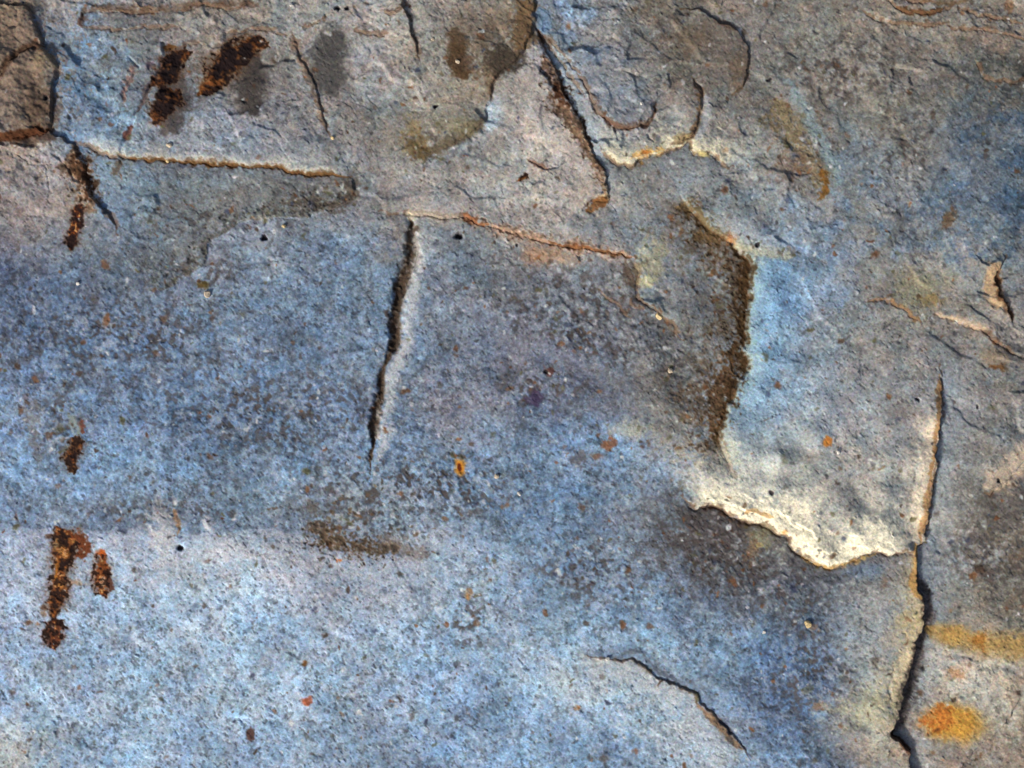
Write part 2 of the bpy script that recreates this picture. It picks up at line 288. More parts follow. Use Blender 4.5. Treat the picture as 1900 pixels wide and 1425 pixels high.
# ------------------------------------------------------------------ colour of the stone (as it is seen, sRGB 0..255)
GX = np.linspace(0, 1900, 10); GY = np.linspace(0, 1425, 9)
G = """118 100 88|138 134 142|140 133 133|150 148 156|133 128 130|124 136 158|106 99 97|114 108 110|130 122 120|130 122 120
100 84 74|124 146 172|132 132 142|128 129 139|126 122 122|138 141 155|122 118 121|108 107 111|106 104 104|92 94 101
128 120 130|114 136 162|114 121 136|136 136 146|142 143 152|150 145 147|124 130 142|130 128 132|106 114 130|80 96 118
94 107 142|106 117 144|124 145 176|118 137 166|130 142 162|118 124 138|116 123 136|132 152 182|134 134 140|130 124 128
110 130 170|104 128 166|104 125 160|100 120 156|126 132 154|98 103 130|98 99 108|146 162 188|140 140 150|116 117 126
124 150 190|118 144 182|114 140 175|122 146 180|120 143 178|108 134 170|126 142 168|166 166 162|148 149 155|110 112 126
150 166 198|156 176 206|170 184 204|160 170 194|140 160 188|114 136 168|116 131 158|104 112 128|140 146 156|108 104 106
140 160 196|146 170 200|152 174 202|150 172 202|136 162 196|146 172 202|124 150 180|84 104 140|142 146 152|164 154 145
156 164 178|136 162 196|136 162 196|136 158 192|120 148 190|112 142 182|142 162 186|108 130 165|150 136 132|116 102 97"""
G = np.array([[[float(v) for v in c.split()] for c in row.split('|')] for row in G.split('\n')], np.float32)
def base_colour(x, y):
    u = np.clip(x / 1900, 0, 1) * 9; v = np.clip(y / 1425, 0, 1) * 8
    i = np.minimum(u.astype(int), 8); j = np.minimum(v.astype(int), 7); u = (u - i)[..., None]; v = (v - j)[..., None]
    u = u * u * (3 - 2 * u); v = v * v * (3 - 2 * v)
    return (G[j, i] * (1 - u) + G[j, i + 1] * u) * (1 - v) + (G[j + 1, i] * (1 - u) + G[j + 1, i + 1] * u) * v
COL = base_colour(X + vn(X, Y, 130, 61) * 60 + vn(X, Y, 45, 63) * 22, Y + vn(X, Y, 120, 65) * 60 + vn(X, Y, 40, 67) * 22)
LAB = np.zeros(X.shape, np.int16)                        # which stain a spot belongs to (0: bare stone)
STAINS = []
def mix(w, m, rgb):
    COL[w] += (np.array(rgb, np.float32) - COL[w]) * m[..., None]
def note(w, m, name, label, thr=.5):
    if name: STAINS.append((name, label)); L = LAB[w]; L[m > thr] = len(STAINS); LAB[w] = L
def stroke(pts, width, rgb, op=.85, soft=.9, brk=.5, name=None, label=None, taper=.08, off=0, thr=.5):
    w, d, u, par = line_dist(pts, width * 3 + abs(off) + 12, soft=(lambda q: 1.0) if off else False)
    P = np.array(pts, float); hasw = P.shape[1] > 2
    if off:
        g = sm(.15, .8, np.abs(par[1])); wk = par[0] if hasw else 1
    else:
        g = 1; wk = par[0] if hasw else 1
    ww = width * wk * (.35 + .65 * sm(0, taper, u) * sm(0, taper, 1 - u)) if taper else width * wk
    soft = max(soft, .8)
    q = np.abs(d - off) / ww + BR[w] * brk
    m = sm(1 + soft * .62, 1 - soft * .62, q) * g * op
    if name == 'rust_stain': mix(w, sm(2.6, .6, q) * .38, (112, 88, 70))
    mix(w, m, rgb); note(w, m / op, name, label, thr)
def blob(x, y, rx, ry, rgb, op=.85, soft=.8, brk=.5, rot=0, name=None, label=None, thr=.5):
    w = window(np.array([[x, y]], float), max(rx, ry) * 2.2 + 10)
    ca, sa = math.cos(math.radians(rot)), math.sin(math.radians(rot)); ex = RX[w] - x; ey = RY[w] - y
    q = np.sqrt(((ex * ca + ey * sa) / rx) ** 2 + ((-ex * sa + ey * ca) / ry) ** 2) + BR[w] * brk
    m = sm(1 + soft * .62, 1 - soft * .62, q) * op
    mix(w, m, rgb); note(w, m / op, name, label, thr)
def wash(pts, toward, width, rgb, op=.8, brk=.7, name=None, label=None, thr=.5, taper=.12, edge=1.5, pw=1.5):
    """mineral colour, painted edge light and shade included, that starts sharply at a broken edge and fades over `width` on one side of it"""
    sd = side_of(pts, toward)
    w, d, u, (kk, ss) = line_dist(pts, width * 3.4, soft=lambda q: sm(0, taper, q) * sm(0, taper, 1 - q))
    s_ = d * sd; near = np.exp(-(np.abs(s_) / 14) ** 2)
    def fade(q): return np.exp(-np.maximum(q / width + BR[w] * brk, 0) ** pw)
    m = (near * sm(-edge, edge, s_) * fade(np.maximum(s_, 0)) + (1 - near) * sm(.05, .7, ss * sd) * fade(np.abs(s_))) * kk
    mix(w, m * op, rgb); note(w, m, name, label, thr)
def tune(c):
    """steel blue rather than violet in the blue stone, beige rather than mauve in the grey"""
    c = np.asarray(c, np.float32); b = np.clip((c[..., 2] - c[..., 0]) / 45, 0, 1)[..., None]
    g = c.mean(-1, keepdims=True); c = g + (c - g) * (.88 - .01 * b)
    return c + b * np.array([-3, 1.5, 1], np.float32) + (1 - b) * np.array([9, 7, -2], np.float32)
COL += (sm(1000, 1200, Y + vn(X, Y, 150, 601) * 60) * sm(1250, 1000, X) * 13)[..., None]
COL = tune(COL)
# wide soft tints
for a in [(1560, 760, 110, 150, (158, 160, 170), .6), (1600, 930, 90, 60, (166, 164, 168), .6), (1040, 700, 130, 60, (86, 92, 118), .5), (230, 640, 340, 150, (96, 112, 146), .45), (560, 720, 200, 120, (94, 112, 146), .4), (1000, 640, 160, 110, (96, 100, 124), .4), (620, 170, 130, 90, (152, 150, 160), .6), (430, 60, 160, 50, (148, 144, 150), .6), (400, 230, 120, 50, (146, 150, 172), .6), (990, 230, 60, 110, (162, 158, 166), .7), (900, 350, 160, 40, (156, 154, 160), .6), (60, 330, 60, 60, (150, 142, 152), .6), (1340, 240, 60, 60, (150, 146, 150), .6), (1420, 380, 60, 60, (150, 158, 172), .6), (1220, 380, 60, 80, (132, 140, 152), .5), (1700, 40, 180, 30, (140, 134, 132), .6), (1760, 500, 70, 50, (148, 142, 142), .6), (1760, 1240, 60, 50, (170, 164, 166), .6), (150, 130, 45, 110, (108, 142, 185), .75), (178, 330, 30, 50, (112, 146, 180), .7), (1440, 600, 50, 110, (122, 164, 205), .75), (1400, 760, 30, 70, (126, 168, 204), .6), (1430, 500, 40, 30, (124, 148, 176), .5),
          (1045, 70, 45, 90, (120, 142, 176), .6), (1150, 190, 50, 60, (128, 138, 160), .5), (1480, 300, 50, 80, (140, 152, 170), .3), (1560, 340, 50, 90, (118, 136, 160), .6), (1840, 330, 110, 120, (66, 86, 114), .85), (1700, 420, 100, 60, (96, 116, 146), .5), (1760, 330, 40, 60, (110, 132, 160), .4),
          (560, 355, 100, 30, (106, 106, 108), .7), (450, 380, 120, 50, (108, 112, 122), .6), (290, 470, 90, 60, (110, 110, 118), .5), (460, 250, 90, 40, (130, 142, 170), .5), (820, 250, 110, 50, (122, 120, 114), .6), (920, 60, 60, 70, (98, 82, 68), .6),
          (1310, 90, 70, 70, (94, 86, 84), .7), (1560, 100, 130, 80, (102, 99, 100), .5), (1230, 30, 60, 40, (104, 94, 88), .6), (1700, 300, 40, 40, (106, 96, 86), .6), (1860, 130, 50, 26, (66, 66, 68), .7), (1690, 140, 90, 60, (104, 100, 106), .5), (1430, 250, 30, 40, (104, 100, 98), .4),
          (1040, 580, 130, 70, (92, 98, 116), .55), (1000, 700, 130, 60, (88, 94, 118), .55), (1200, 640, 90, 60, (98, 98, 108), .5), (1280, 720, 60, 50, (92, 84, 82), .6), (1320, 1010, 60, 60, (84, 80, 86), .8), (1400, 1050, 70, 50, (80, 82, 94), .75), (1480, 1090, 70, 40, (94, 104, 124), .6),
          (1480, 1240, 80, 130, (78, 100, 140), .6), (1500, 1150, 70, 60, (92, 116, 150), .5), (1850, 990, 70, 90, (74, 64, 58), .9), (1870, 1080, 50, 70, (92, 82, 78), .7), (1860, 1330, 60, 90, (112, 98, 92), .6), (1790, 1270, 90, 80, (192, 182, 172), .85), (1760, 1390, 60, 30, (150, 146, 150), .5), (1660, 1400, 60, 40, (160, 140, 128), .6),
          (1600, 1150, 60, 110, (150, 158, 172), .5), (1620, 1320, 60, 50, (160, 156, 146), .6), (1640, 1080, 40, 50, (156, 160, 172), .5), (1560, 700, 110, 80, (146, 152, 168), .5), (1660, 640, 90, 50, (142, 138, 140), .5), (1800, 600, 70, 30, (146, 138, 132), .4),
          (240, 960, 110, 30, (92, 108, 134), .6), (430, 930, 150, 34, (96, 110, 128), .55), (650, 960, 90, 40, (102, 108, 118), .6), (400, 1030, 180, 34, (184, 188, 200), .6), (620, 1050, 130, 26, (176, 180, 196), .5), (60, 1000, 70, 30, (160, 168, 196), .5), (30, 1390, 50, 40, (184, 184, 176), .5),
          (1120, 1260, 110, 36, (176, 184, 192), .6), (1280, 1350, 90, 34, (172, 182, 194), .6), (960, 1330, 80, 60, (112, 146, 192), .4), (480, 1150, 60, 40, (122, 152, 192), .4), (860, 1180, 60, 50, (120, 140, 172), .4),
          (90, 590, 90, 60, (80, 98, 136), .5), (250, 560, 90, 40, (98, 120, 154), .4), (630, 460, 60, 60, (104, 124, 158), .4), (560, 580, 120, 90, (118, 138, 166), .3), (380, 740, 120, 60, (92, 114, 152), .4), (900, 900, 80, 50, (112, 138, 178), .4), (1040, 880, 100, 60, (106, 134, 174), .4), (1150, 1120, 120, 50, (104, 128, 162), .4),
          (960, 380, 100, 50, (150, 146, 152), .5), (1060, 330, 60, 50, (152, 146, 148), .5), (540, 200, 60, 70, (140, 136, 142), .5), (330, 150, 60, 40, (138, 134, 140), .3)]:
    blob(a[0], a[1], a[2], a[3], tune(a[4]), op=a[5] * .9, soft=1.6, brk=1.1)
# mottling: darker and lighter crystals, stronger where the stone is blue
blue = np.clip((COL[..., 2] - COL[..., 0] - 10) / 45, 0, 1)
m1 = fbm(X, Y, 24, 71, 3, .8); m2 = fbm(X, Y, 9, 81, 2, .85); m3 = vn(X, Y, 70, 91); m4 = vn(X, Y, 3.2, 93)
def snap(f, k): return np.tanh(f * k) / k * 1.6            # crystals with definite edges rather than clouds
amp = .8 * (.6 + .6 * blue) * (1 - .38 * sm(920, 1050, Y) * sm(1250, 1000, X))
COL *= (1 + (snap(m1, 2.2) * .17 + snap(m2, 3) * .19 + snap(m4, 2) * .1) * amp + m3 * .07 + fbm(X, Y, 160, 611, 3) * .1)[..., None]
hue = snap(fbm(X, Y, 22, 131, 3, .75), 2.5); hue2 = snap(fbm(X + 500, Y, 36, 141, 3, .75), 2.5)
COL[..., 0] *= 1 + hue * .07; COL[..., 1] *= 1 + hue2 * .04; COL[..., 2] *= 1 - hue * .05 + .03 * hue2
wv_ = sm(.28, .5, -fbm(X, Y, 13, 151, 3, .8)) * (.35 + .35 * blue); COL *= (1 - .36 * wv_)[..., None]
pp = sm(.34, .58, fbm(X, Y, 11, 161, 3, .8)) * .55; mix(np.s_[:, :], pp * .45, (182, 188, 194))
# lower steps of the flaked surface are a little browner, as the weathered skin has come off them
lowt = sm(.0, -.25, T1) * broken; mix(np.s_[:, :], lowt * .3 * sm(-.4, .3, N20), (104, 96, 84))
mix(np.s_[:, :], sm(.15, .4, T2) * broken * .25, (168, 160, 150))
mix(np.s_[:, :], HAIR * .6, (78, 62, 48)); mix(np.s_[:, :], PITF * .36, (66, 62, 62)); mix(np.s_[:, :], GRIT * .22, (200, 200, 198))
# clusters of darker, browner pitting
PITTED = [(430, 410, 130, 40), (350, 500, 90, 30), (600, 360, 60, 25), (700, 900, 160, 50), (660, 980, 90, 40), (300, 950, 160, 26), (850, 900, 100, 70), (1200, 640, 110, 60), (1290, 740, 60, 70), (1000, 720, 90, 40), (1340, 1010, 70, 60), (1400, 1060, 80, 50), (1480, 1100, 60, 40), (1500, 1240, 80, 110), (200, 620, 220, 90), (500, 760, 240, 80), (1100, 1060, 120, 60), (1040, 560, 140, 70), (1680, 300, 60, 90), (1850, 1020, 70, 90), (820, 270, 90, 40), (1080, 620, 60, 30), (1500, 280, 40, 60), (1560, 130, 110, 70), (870, 1160, 60, 50), (1420, 460, 60, 20), (110, 790, 50, 60)]
for i, (x, y, rx, ry) in enumerate(PITTED):
    w = window(np.array([[x, y]], float), max(rx, ry) * 1.7)
    q = ((X[w] - x) / rx) ** 2 + ((Y[w] - y) / ry) ** 2
    nn = vn(X[w], Y[w], 9, 171) * .6 + vn(X[w], Y[w], 5, 173) * .5 + vn(X[w], Y[w], 24, 175) * .3
    m = sm(.05, .4, nn) * np.exp(-q ** 1.5) * .55; mix(w, m, (70, 72, 80)); HT[w] -= m * 1.2
    m = sm(.45, .65, nn) * np.exp(-q); mix(w, m * .55, (74, 58, 48)); m = sm(.35, .55, -nn) * np.exp(-q); mix(w, m * .4, (176, 180, 186))
# colour changes that stop at broken edges: mineral tones plus painted light and shade
OL = [(656, 327), (656, 350), (648, 368), (632, 380), (600, 388), (560, 400), (520, 403), (480, 408), (440, 418), (405, 436), (388, 452), (384, 470), (374, 492), (350, 512), (325, 528), (290, 536), (230, 540)]
wash(OL, (450, 370), 80, (108, 110, 108), .38, 1.5); wash(OL, (450, 370), 18, (92, 82, 68), .4, 1.6, 'iron_and_shade', 'brown speckled margin of the grey slab left of centre'); wash(OL, (520, 520), 26, (160, 176, 204), .3, .9)  # margin shade and the pale strip beyond it are put into the colour
TP = [(992, -60), (990, 20), (988, 48), (978, 78), (956, 112), (926, 140), (914, 165), (910, 195), (904, 225), (884, 240), (858, 252), (832, 268), (800, 286), (770, 296)]
wash(TP, (860, 110), 60, (112, 104, 92), .42, 1.6); wash(TP[:8], (860, 60), 30, (116, 88, 56), .6, .9); wash(TP[6:], (1000, 260), 30, (160, 176, 196), .5, .5)
UE = [(985, 30), (1016, 100), (1040, 162), (1076, 228), (1106, 292), (1132, 368)]
wash(UE, (960, 300), 60, (164, 156, 160), .4, .6); wash(UE, (1160, 200), 32, (168, 188, 200), .75, .6); wash(UE[2:], (960, 300), 44, (188, 172, 154), .65, .8); wash(UE[3:], (960, 300), 13, (220, 196, 160), .8, .9)  # icy lit side and cream bevel painted into the colour
LE = [(128, 262), (150, 268), (185, 282), (225, 291), (270, 296), (330, 299), (380, 300), (420, 304), (470, 308), (520, 313), (570, 319), (615, 324), (656, 327)]
wash(LE, (400, 200), 30, (180, 182, 184), .7, .6); wash(LE, (400, 200), 10, (212, 204, 180), .8, .7, 'pale_rim', 'cream lip of the long upper edge, lit face painted in'); wash(LE, (400, 400), 12, (104, 104, 108), .4, .6)  # lit roll above and dark line below are painted into the colour
BK = [(54, 14), (66, 40), (76, 66), (86, 88), (98, 108), (107, 128), (103, 150), (97, 180), (94, 205), (94, 240)]
wash(BK, (200, 120), 45, (96, 138, 186), .75, .5); wash([(95, 248), (138, 268), (156, 318), (176, 372), (220, 440)], (230, 330), 26, (106, 142, 182), .75, .5)
wash([(1280, 20), (1330, 42), (1350, 50), (1368, 64), (1384, 88), (1386, 112), (1384, 140), (1374, 160), (1358, 172)], (1300, 110), 50, (92, 84, 80), .6, .7)
wash([(1280, 20), (1330, 42), (1350, 50), (1368, 64), (1384, 88), (1386, 112), (1384, 140), (1374, 160), (1358, 172)], (1440, 100), 16, (150, 156, 160), .6, .6)
BO = [(1070, 140), (1086, 158), (1098, 185), (1112, 208), (1130, 226), (1150, 236), (1178, 238), (1198, 228), (1210, 212), (1216, 194)]
wash(BO, (1150, 170), 30, (120, 122, 132), .5, .5); wash(BO, (1150, 290), 20, (168, 162, 158), .6, .5)
BL = [(1112, 268), (1124, 286), (1142, 300), (1160, 306), (1172, 314), (1186, 302), (1200, 296), (1222, 292), (1240, 284), (1262, 276), (1276, 268), (1284, 284), (1300, 288), (1314, 280), (1326, 292), (1340, 308), (1356, 312)]
wash(BL, (1230, 230), 30, (184, 178, 166), .75, .6); wash(BL, (1230, 230), 28, (222, 212, 182), .95, .7, 'pale_rim', 'cream lip below the round boss, lit face painted in', pw=2.4); wash(BL, (1230, 400), 34, (104, 108, 112), .55, .7)  # cream mineral brightened as the lit lip, darkened beneath
wash([(700, 392), (760, 396), (866, 404), (905, 420), (955, 434), (1050, 454), (1146, 466), (1178, 478)], (1000, 350), 26, (168, 158, 152), .6, .6)
wash([(860, 404), (905, 420), (955, 434), (1050, 454), (1146, 466), (1178, 478)], (1000, 560), 20, (166, 140, 120), .55, .6)
JG = [(1176, 474), (1182, 500), (1186, 525), (1180, 540), (1190, 560), (1214, 574), (1224, 590), (1246, 600), (1256, 620), (1270, 626)]
wash(JG, (1320, 500), 16, (172, 178, 172), .6, .6); wash(JG, (1100, 600), 34, (92, 88, 84), .5, .8)  # lit rim and dark foot of the jagged edge, painted in
RV = [(x, y) for x, y, k in VAL]
wash([(x + 6, y) for x, y in RV[5:17]], (1500, 620), 75, (128, 172, 210), .8, .7); wash(RV, (1500, 620), 18, (160, 176, 166), .75, .9); wash(RV, (1200, 640), 60, (92, 78, 62), .75, 1.7); wash(RV, (1200, 640), 26, (84, 60, 36), .8, 1.1, 'iron_and_shade', 'long brown streak with painted shade beside the light blue stone')  # lit blue flank and shaded brown flank painted over the iron tone
RR = [(x, y) for x, y, k in RC]
wash(RR[3:13], (1600, 900), 36, (224, 202, 174), .9, .6, 'pale_rim', 'sandy edge strip left of the right-hand crack', pw=3); wash(RR[12:24], (1600, 1200), 28, (224, 184, 120), .9, .7, 'ochre_stain', 'golden edge strip of the lower right-hand crack', pw=2.4)
wash(RR[12:24], (1600, 1200), 60, (184, 176, 156), .65, .8); wash(RR, (1850, 1100), 40, (134, 150, 168), .55, .6, taper=.05)
wash(LEDGE, (1500, 860), 150, (180, 178, 170), .7, .6, taper=.16); wash(LEDGE, (1500, 860), 70, (240, 230, 202), .97, .6, 'pale_rim', 'bright white crumbly lip of the ledge, lit face painted in', taper=.16, pw=2.4); wash(LEDGE, (1400, 1200), 60, (84, 84, 90), .6, 1.2); wash(LEDGE[:11], (1360, 1100), 90, (74, 66, 64), .7, 1.3)  # pale mineral with the light on the lip painted in
CA = [(1060, 1206), (1112, 1220), (1140, 1222), (1165, 1224), (1190, 1234), (1212, 1250), (1236, 1268), (1262, 1276), (1290, 1286), (1306, 1304), (1322, 1326), (1342, 1348), (1362, 1370), (1380, 1390), (1392, 1410)]
wash(CA, (1150, 1350), 80, (186, 192, 198), .75, .7); wash(CA, (1300, 1200), 18, (96, 110, 134), .6, .6); wash(CA, (1150, 1350), 12, (190, 180, 170), .5, .5)  # bright plate edge and its shadow side painted into the colour
wash([(1930, 850), (1900, 872), (1876, 886), (1856, 906), (1840, 916), (1822, 918)], (1860, 960), 70, (88, 82, 80), .7, .9)
LO = [(-60, 985), (60, 978), (160, 985), (240, 978), (270, 972), (340, 990), (400, 992), (470, 980), (540, 990), (584, 1000), (640, 1018), (700, 1030), (760, 1036), (830, 1050)]
wash(LO, (400, 1100), 60, (178, 182, 196), .5, .6); wash(LO, (400, 900), 30, (98, 110, 130), .5, .9)
for pts_, sd_, g_ in GAPS:
    if g_ < .5: continue                                # brown matter caught in the open cracks, crack shade painted in with it
    stroke([(p[0], p[1]) for p in pts_], 2.2 + .7 * g_, (88, 62, 44), .6, 1, 1.3, off=0, taper=.12)
# brown iron staining in cracks and along edges
stroke([(140, 285), (150, 320), (160, 360), (172, 390)], 24, (128, 96, 70), .8, 1, .9, 'iron_and_shade', 'tan crumbly strip down the left side')
stroke([(142, 290), (158, 335), (166, 372)], 12, (70, 42, 24), .8, .6, 1.4)
stroke([(20, 262), (60, 258), (100, 256)], 14, (70, 52, 42), .8, .9, .6)
blob(40, 130, 80, 130, (128, 108, 94), .6, .6, 1.2); blob(70, 200, 34, 45, (82, 64, 50), .8, 1.2); blob(85, 110, 20, 18, (156, 128, 92), .6, 1); blob(40, 90, 50, 60, (118, 100, 86), .5, 1.4); blob(20, 190, 30, 50, (122, 108, 100), .5, 1.4)
stroke([(0, 145), (30, 110), (55, 92), (84, 84)], 6, (70, 48, 34), .8)
stroke([(-40, 258), (20, 256), (60, 250), (92, 242)], 8, (72, 36, 14), .85)
stroke([(148, 378), (144, 410), (138, 440), (134, 460)], 12, (52, 20, 6), .95, .35, .5, 'rust_stain', 'dark rust streak below the tan strip')
stroke([(205, 395), (215, 425)], 6, (120, 96, 84), .6)

stroke([(230, 293), (330, 300), (420, 305), (520, 314), (615, 325), (655, 328)], 3, (96, 64, 30), .8, .8, .8)  # thin dark line under the lit edge, painted in brown
stroke([(540, 66), (556, 100), (572, 138), (590, 185), (600, 225)], 8, (124, 100, 82), .65, 1, 1)
stroke([(298, 100), (290, 145), (270, 180), (256, 210)], 5, (84, 58, 56), .7, .8, .8)
stroke([(243, 232), (236, 262)], 6, (108, 58, 44), .8, .8, .8); stroke([(222, 300), (210, 330)], 8, (98, 84, 70), .8, .8, .6)
stroke([(250, 120), (240, 160), (234, 195)], 5, (150, 112, 100), .7, .8, .8); stroke([(284, 112), (278, 128)], 4, (90, 66, 84), .7)
stroke([(150, 48), (152, 28)], 6, (80, 56, 48), .7); stroke([(170, 14), (240, 16), (320, 14), (400, 6), (480, 4)], 6, (100, 78, 62), .6, 1, 1.2)
# the burnt-looking marks: dark smears with rust on them
blob(452, 140, 60, 52, (104, 98, 96), .6, 1.6, .8, 20); blob(318, 160, 40, 78, (108, 102, 102), .6, 1.6, .8)
stroke([(470, 110), (462, 150), (462, 185), (470, 208)], 30, (66, 60, 57), .93, .45, .35, 'dark_stain', 'grey-brown smear hanging below the large rust mark')
stroke([(318, 120), (330, 170), (322, 210), (310, 244)], 25, (76, 70, 69), .88, .7, .4, 'dark_stain', 'grey-brown smear around the lower rust mark')
stroke([(345, 130), (380, 118), (410, 105)], 16, (112, 100, 90), .7, .9, .5)
stroke([(352, 96, .5), (330, 106, 1.1), (318, 118, 1.2), (316, 132, 1.3), (300, 150, .9), (285, 162, .5)], 16, (82, 42, 15), .92, .5, .6, 'rust_stain', 'near-black rust mark with orange fringe, left of the pair')
blob(316, 134, 15, 11, (26, 12, 5), .95, .6, .4); blob(322, 108, 16, 8, (70, 28, 10), .8, .6, .6)
stroke([(497, 80, .6), (478, 78, .8), (455, 84, 1.2), (435, 98, 1.4), (415, 118, 1.5), (402, 138, 1.2), (385, 160, .9), (368, 174, .6)], 17, (88, 46, 14), .92, .5, .6, 'rust_stain', 'widest near-black rust mark running down to the left')
stroke([(462, 86), (436, 98), (418, 116), (402, 140)], 19, (20, 10, 5), .93, .9, .5); stroke([(320, 100), (318, 130), (304, 146)], 16, (22, 11, 5), .9, .9, .5); stroke([(312, 180), (300, 205), (290, 220)], 15, (22, 11, 5), .85, .9, .6)
stroke([(328, 172), (316, 188), (300, 206), (284, 226)], 16, (82, 44, 18), .9, .5, .7, 'rust_stain', 'small near-black rust mark under the pair')
blob(310, 190, 17, 16, (24, 12, 6), .93, .7, .5, 40)
blob(312, 85, 10, 6, (104, 62, 22), .8, .5)
stroke([(616, 84), (608, 112), (612, 148)], 32, (66, 64, 63), .9, .9, .35, 'dark_stain', 'round sooty smudge right of the rust marks', taper=0)
stroke([(846, 58), (848, 95), (856, 130), (862, 148)], 15, (72, 53, 34), .95, .5, .35, 'dark_stain', 'upright brown smudge near the top middle')
blob(868, 115, 18, 14, (86, 66, 50), .8, .7); blob(935, 112, 36, 30, (58, 50, 42), .85, .8, .7, 0, 'dark_stain', 'blackish brown blotch beside the top plate edge')
stroke([(980, 0), (972, 60), (960, 90)], 24, (108, 82, 54), .75, .9, .6)
blob(880, 60, 50, 24, (112, 96, 82), .5, 1.2)
stroke([(905, 225), (860, 250), (820, 272), (775, 292)], 12, (84, 74, 58), .8, 1, .8, off=0); blob(770, 270, 22, 20, (112, 88, 50), .7, 1, .8)
blob(765, 232, 14, 22, (134, 116, 80), .6, 1, .8); blob(850, 235, 36, 14, (128, 120, 92), .5, 1)
blob(650, 350, 14, 26, (72, 62, 52), .7, .8); stroke([(648, 372), (610, 382), (570, 372), (530, 375)], 14, (84, 72, 62), .75, 1, 1.2)
stroke([(905, 200), (908, 225), (904, 240)], 12, (176, 200, 216), .6, 1.2, .5, off=-8)


# rust-brown edge of the plate in the middle of the top, its shade painted in
stroke([(1018, 110, .8), (1032, 150, 1.2), (1050, 188, 1.3), (1072, 222, .9), (1090, 258, .8), (1106, 292, .7), (1120, 326, .6), (1132, 362, .5)], 13, (104, 74, 52), .75, 1.1, 1.3, 'iron_and_shade', 'brown flank of the broken edge right of top middle, shade painted in', off=10)
stroke([(1034, 160), (1046, 182), (1054, 196)], 11, (70, 36, 18), .8, .8, 1, off=4)

stroke([(1130, 362), (1114, 374)], 8, (196, 168, 128), .8, .9); stroke([(1128, 380), (1108, 378), (1088, 392)], 8, (120, 74, 34), .8, .8, 1)

stroke([(1000, 20), (1010, 60)], 14, (100, 132, 168), .7, 1.2)
stroke([(978, 302), (1000, 310), (1024, 312)], 3, (100, 70, 56), .8); stroke([(962, 336), (984, 328)], 4, (84, 48, 18), .95, .4, .2, 'rust_stain', 'short rust dash below the thin arc')
stroke([(1110, 210), (1135, 232), (1178, 242), (1205, 226), (1214, 200)], 3, (96, 70, 56), .8)
stroke([(1296, 170), (1296, 215), (1280, 250), (1255, 268)], 7, (118, 92, 68), .8, .8, .7)
stroke([(1306, 180), (1306, 230), (1290, 258)], 8, (178, 180, 188), .6, 1.2)

stroke([(1176, 300), (1196, 292), (1232, 284)], 9, (206, 160, 88), .75, .8, .8, 'ochre_stain', 'yellow crust on the lip below the round boss', off=-4)
blob(1195, 288, 6, 4, (190, 110, 40), .8); blob(1306, 286, 14, 5, (196, 184, 120), .7)
stroke([(1250, 255), (1275, 262)], 10, (140, 124, 90), .7, 1)

blob(1376, 120, 16, 40, (96, 78, 60), .6, 1.1, .8); blob(1280, 70, 40, 18, (116, 92, 72), .4, 1.2)
blob(1340, 12, 34, 18, (150, 136, 126), .6, 1.1); blob(1400, 60, 30, 60, (132, 126, 126), .4, 1.2)
stroke([(1664, 14), (1690, 27), (1722, 27), (1750, 16)], 5, (96, 66, 42), .85, .8, .8); stroke([(1700, 0), (1740, 4), (1800, 0)], 5, (112, 84, 52), .6, 1)
# ochre on the right
stroke([(1440, 190), (1460, 225), (1485, 270), (1508, 310), (1524, 350)], 22, (130, 112, 78), .7, 1.2, 2, 'ochre_stain', 'mottled ochre band in the upper right')
stroke([(1450, 175), (1480, 225), (1500, 265), (1530, 330)], 12, (140, 164, 172), .6, 1, .7, off=-22)
blob(1470, 310, 34, 30, (110, 86, 72), .6, 1.2, .9); stroke([(1524, 320), (1530, 350), (1516, 372)], 6, (124, 80, 28), .8, .9, .9)
stroke([(1280, 370), (1300, 408), (1330, 432), (1356, 440)], 15, (104, 82, 52), .8, 1.1, 1.7, off=0); stroke([(1350, 445), (1385, 462), (1420, 468), (1470, 478)], 8, (180, 172, 142), .7, 1.2, .6)
blob(1355, 442, 12, 12, (164, 104, 58), .7, .9)
stroke([(1312, 412), (1356, 438), (1400, 458), (1460, 474)], 14, (176, 182, 188), .5, 1.3, off=-14)
for k in range(170):
    t = rs.rand(); q = VAL[5 + int(t * 12)]; d_ = abs(rs.normal()) * 42 + 6; blob(q[0] - d_, q[1] + rs.normal() * 18, rs.uniform(2, 5), rs.uniform(2, 4), [(78, 54, 32), (96, 68, 44), (60, 50, 44)][rs.randint(3)], .75, .8, .6)
for k in range(120):
    blob(1345 + rs.normal() * 55, 1010 + rs.normal() * 38, rs.uniform(2, 5), rs.uniform(2, 4), [(56, 48, 44), (70, 60, 56), (140, 138, 142)][rs.randint(3)], .7, .8, .6) if rs.rand() < .9 else None
for k in range(110):
    blob(690 + rs.normal() * 70, 985 + rs.normal() * 32, rs.uniform(2, 5), rs.uniform(2, 4), [(64, 54, 44), (92, 70, 48), (60, 66, 76)][rs.randint(3)], .7, .8, .6)
stroke(VAL[4:18], 7, (66, 46, 24), .85, .8, 1.2, off=5)  # brown of the valley line, painted shade included
stroke([(1378, 650), (1364, 700), (1344, 760), (1330, 800)], 18, (96, 66, 38), .7, 1, 1.8, off=14); blob(1300, 740, 40, 40, (84, 66, 50), .6, 1.2, 1.2)
stroke([(1340, 820), (1350, 855), (1362, 888)], 6, (104, 78, 60), .8, .9, .7)
stroke([(866, 404), (905, 420), (955, 434), (1000, 446), (1050, 455), (1100, 463), (1146, 467), (1178, 478)], 9, (164, 134, 114), .65, 1.2, 1.3, 'iron_and_shade', 'pinkish tan line along the middle crack'); stroke([(1020, 447), (1050, 455), (1110, 464), (1170, 476)], 3.5, (104, 64, 34), .8)
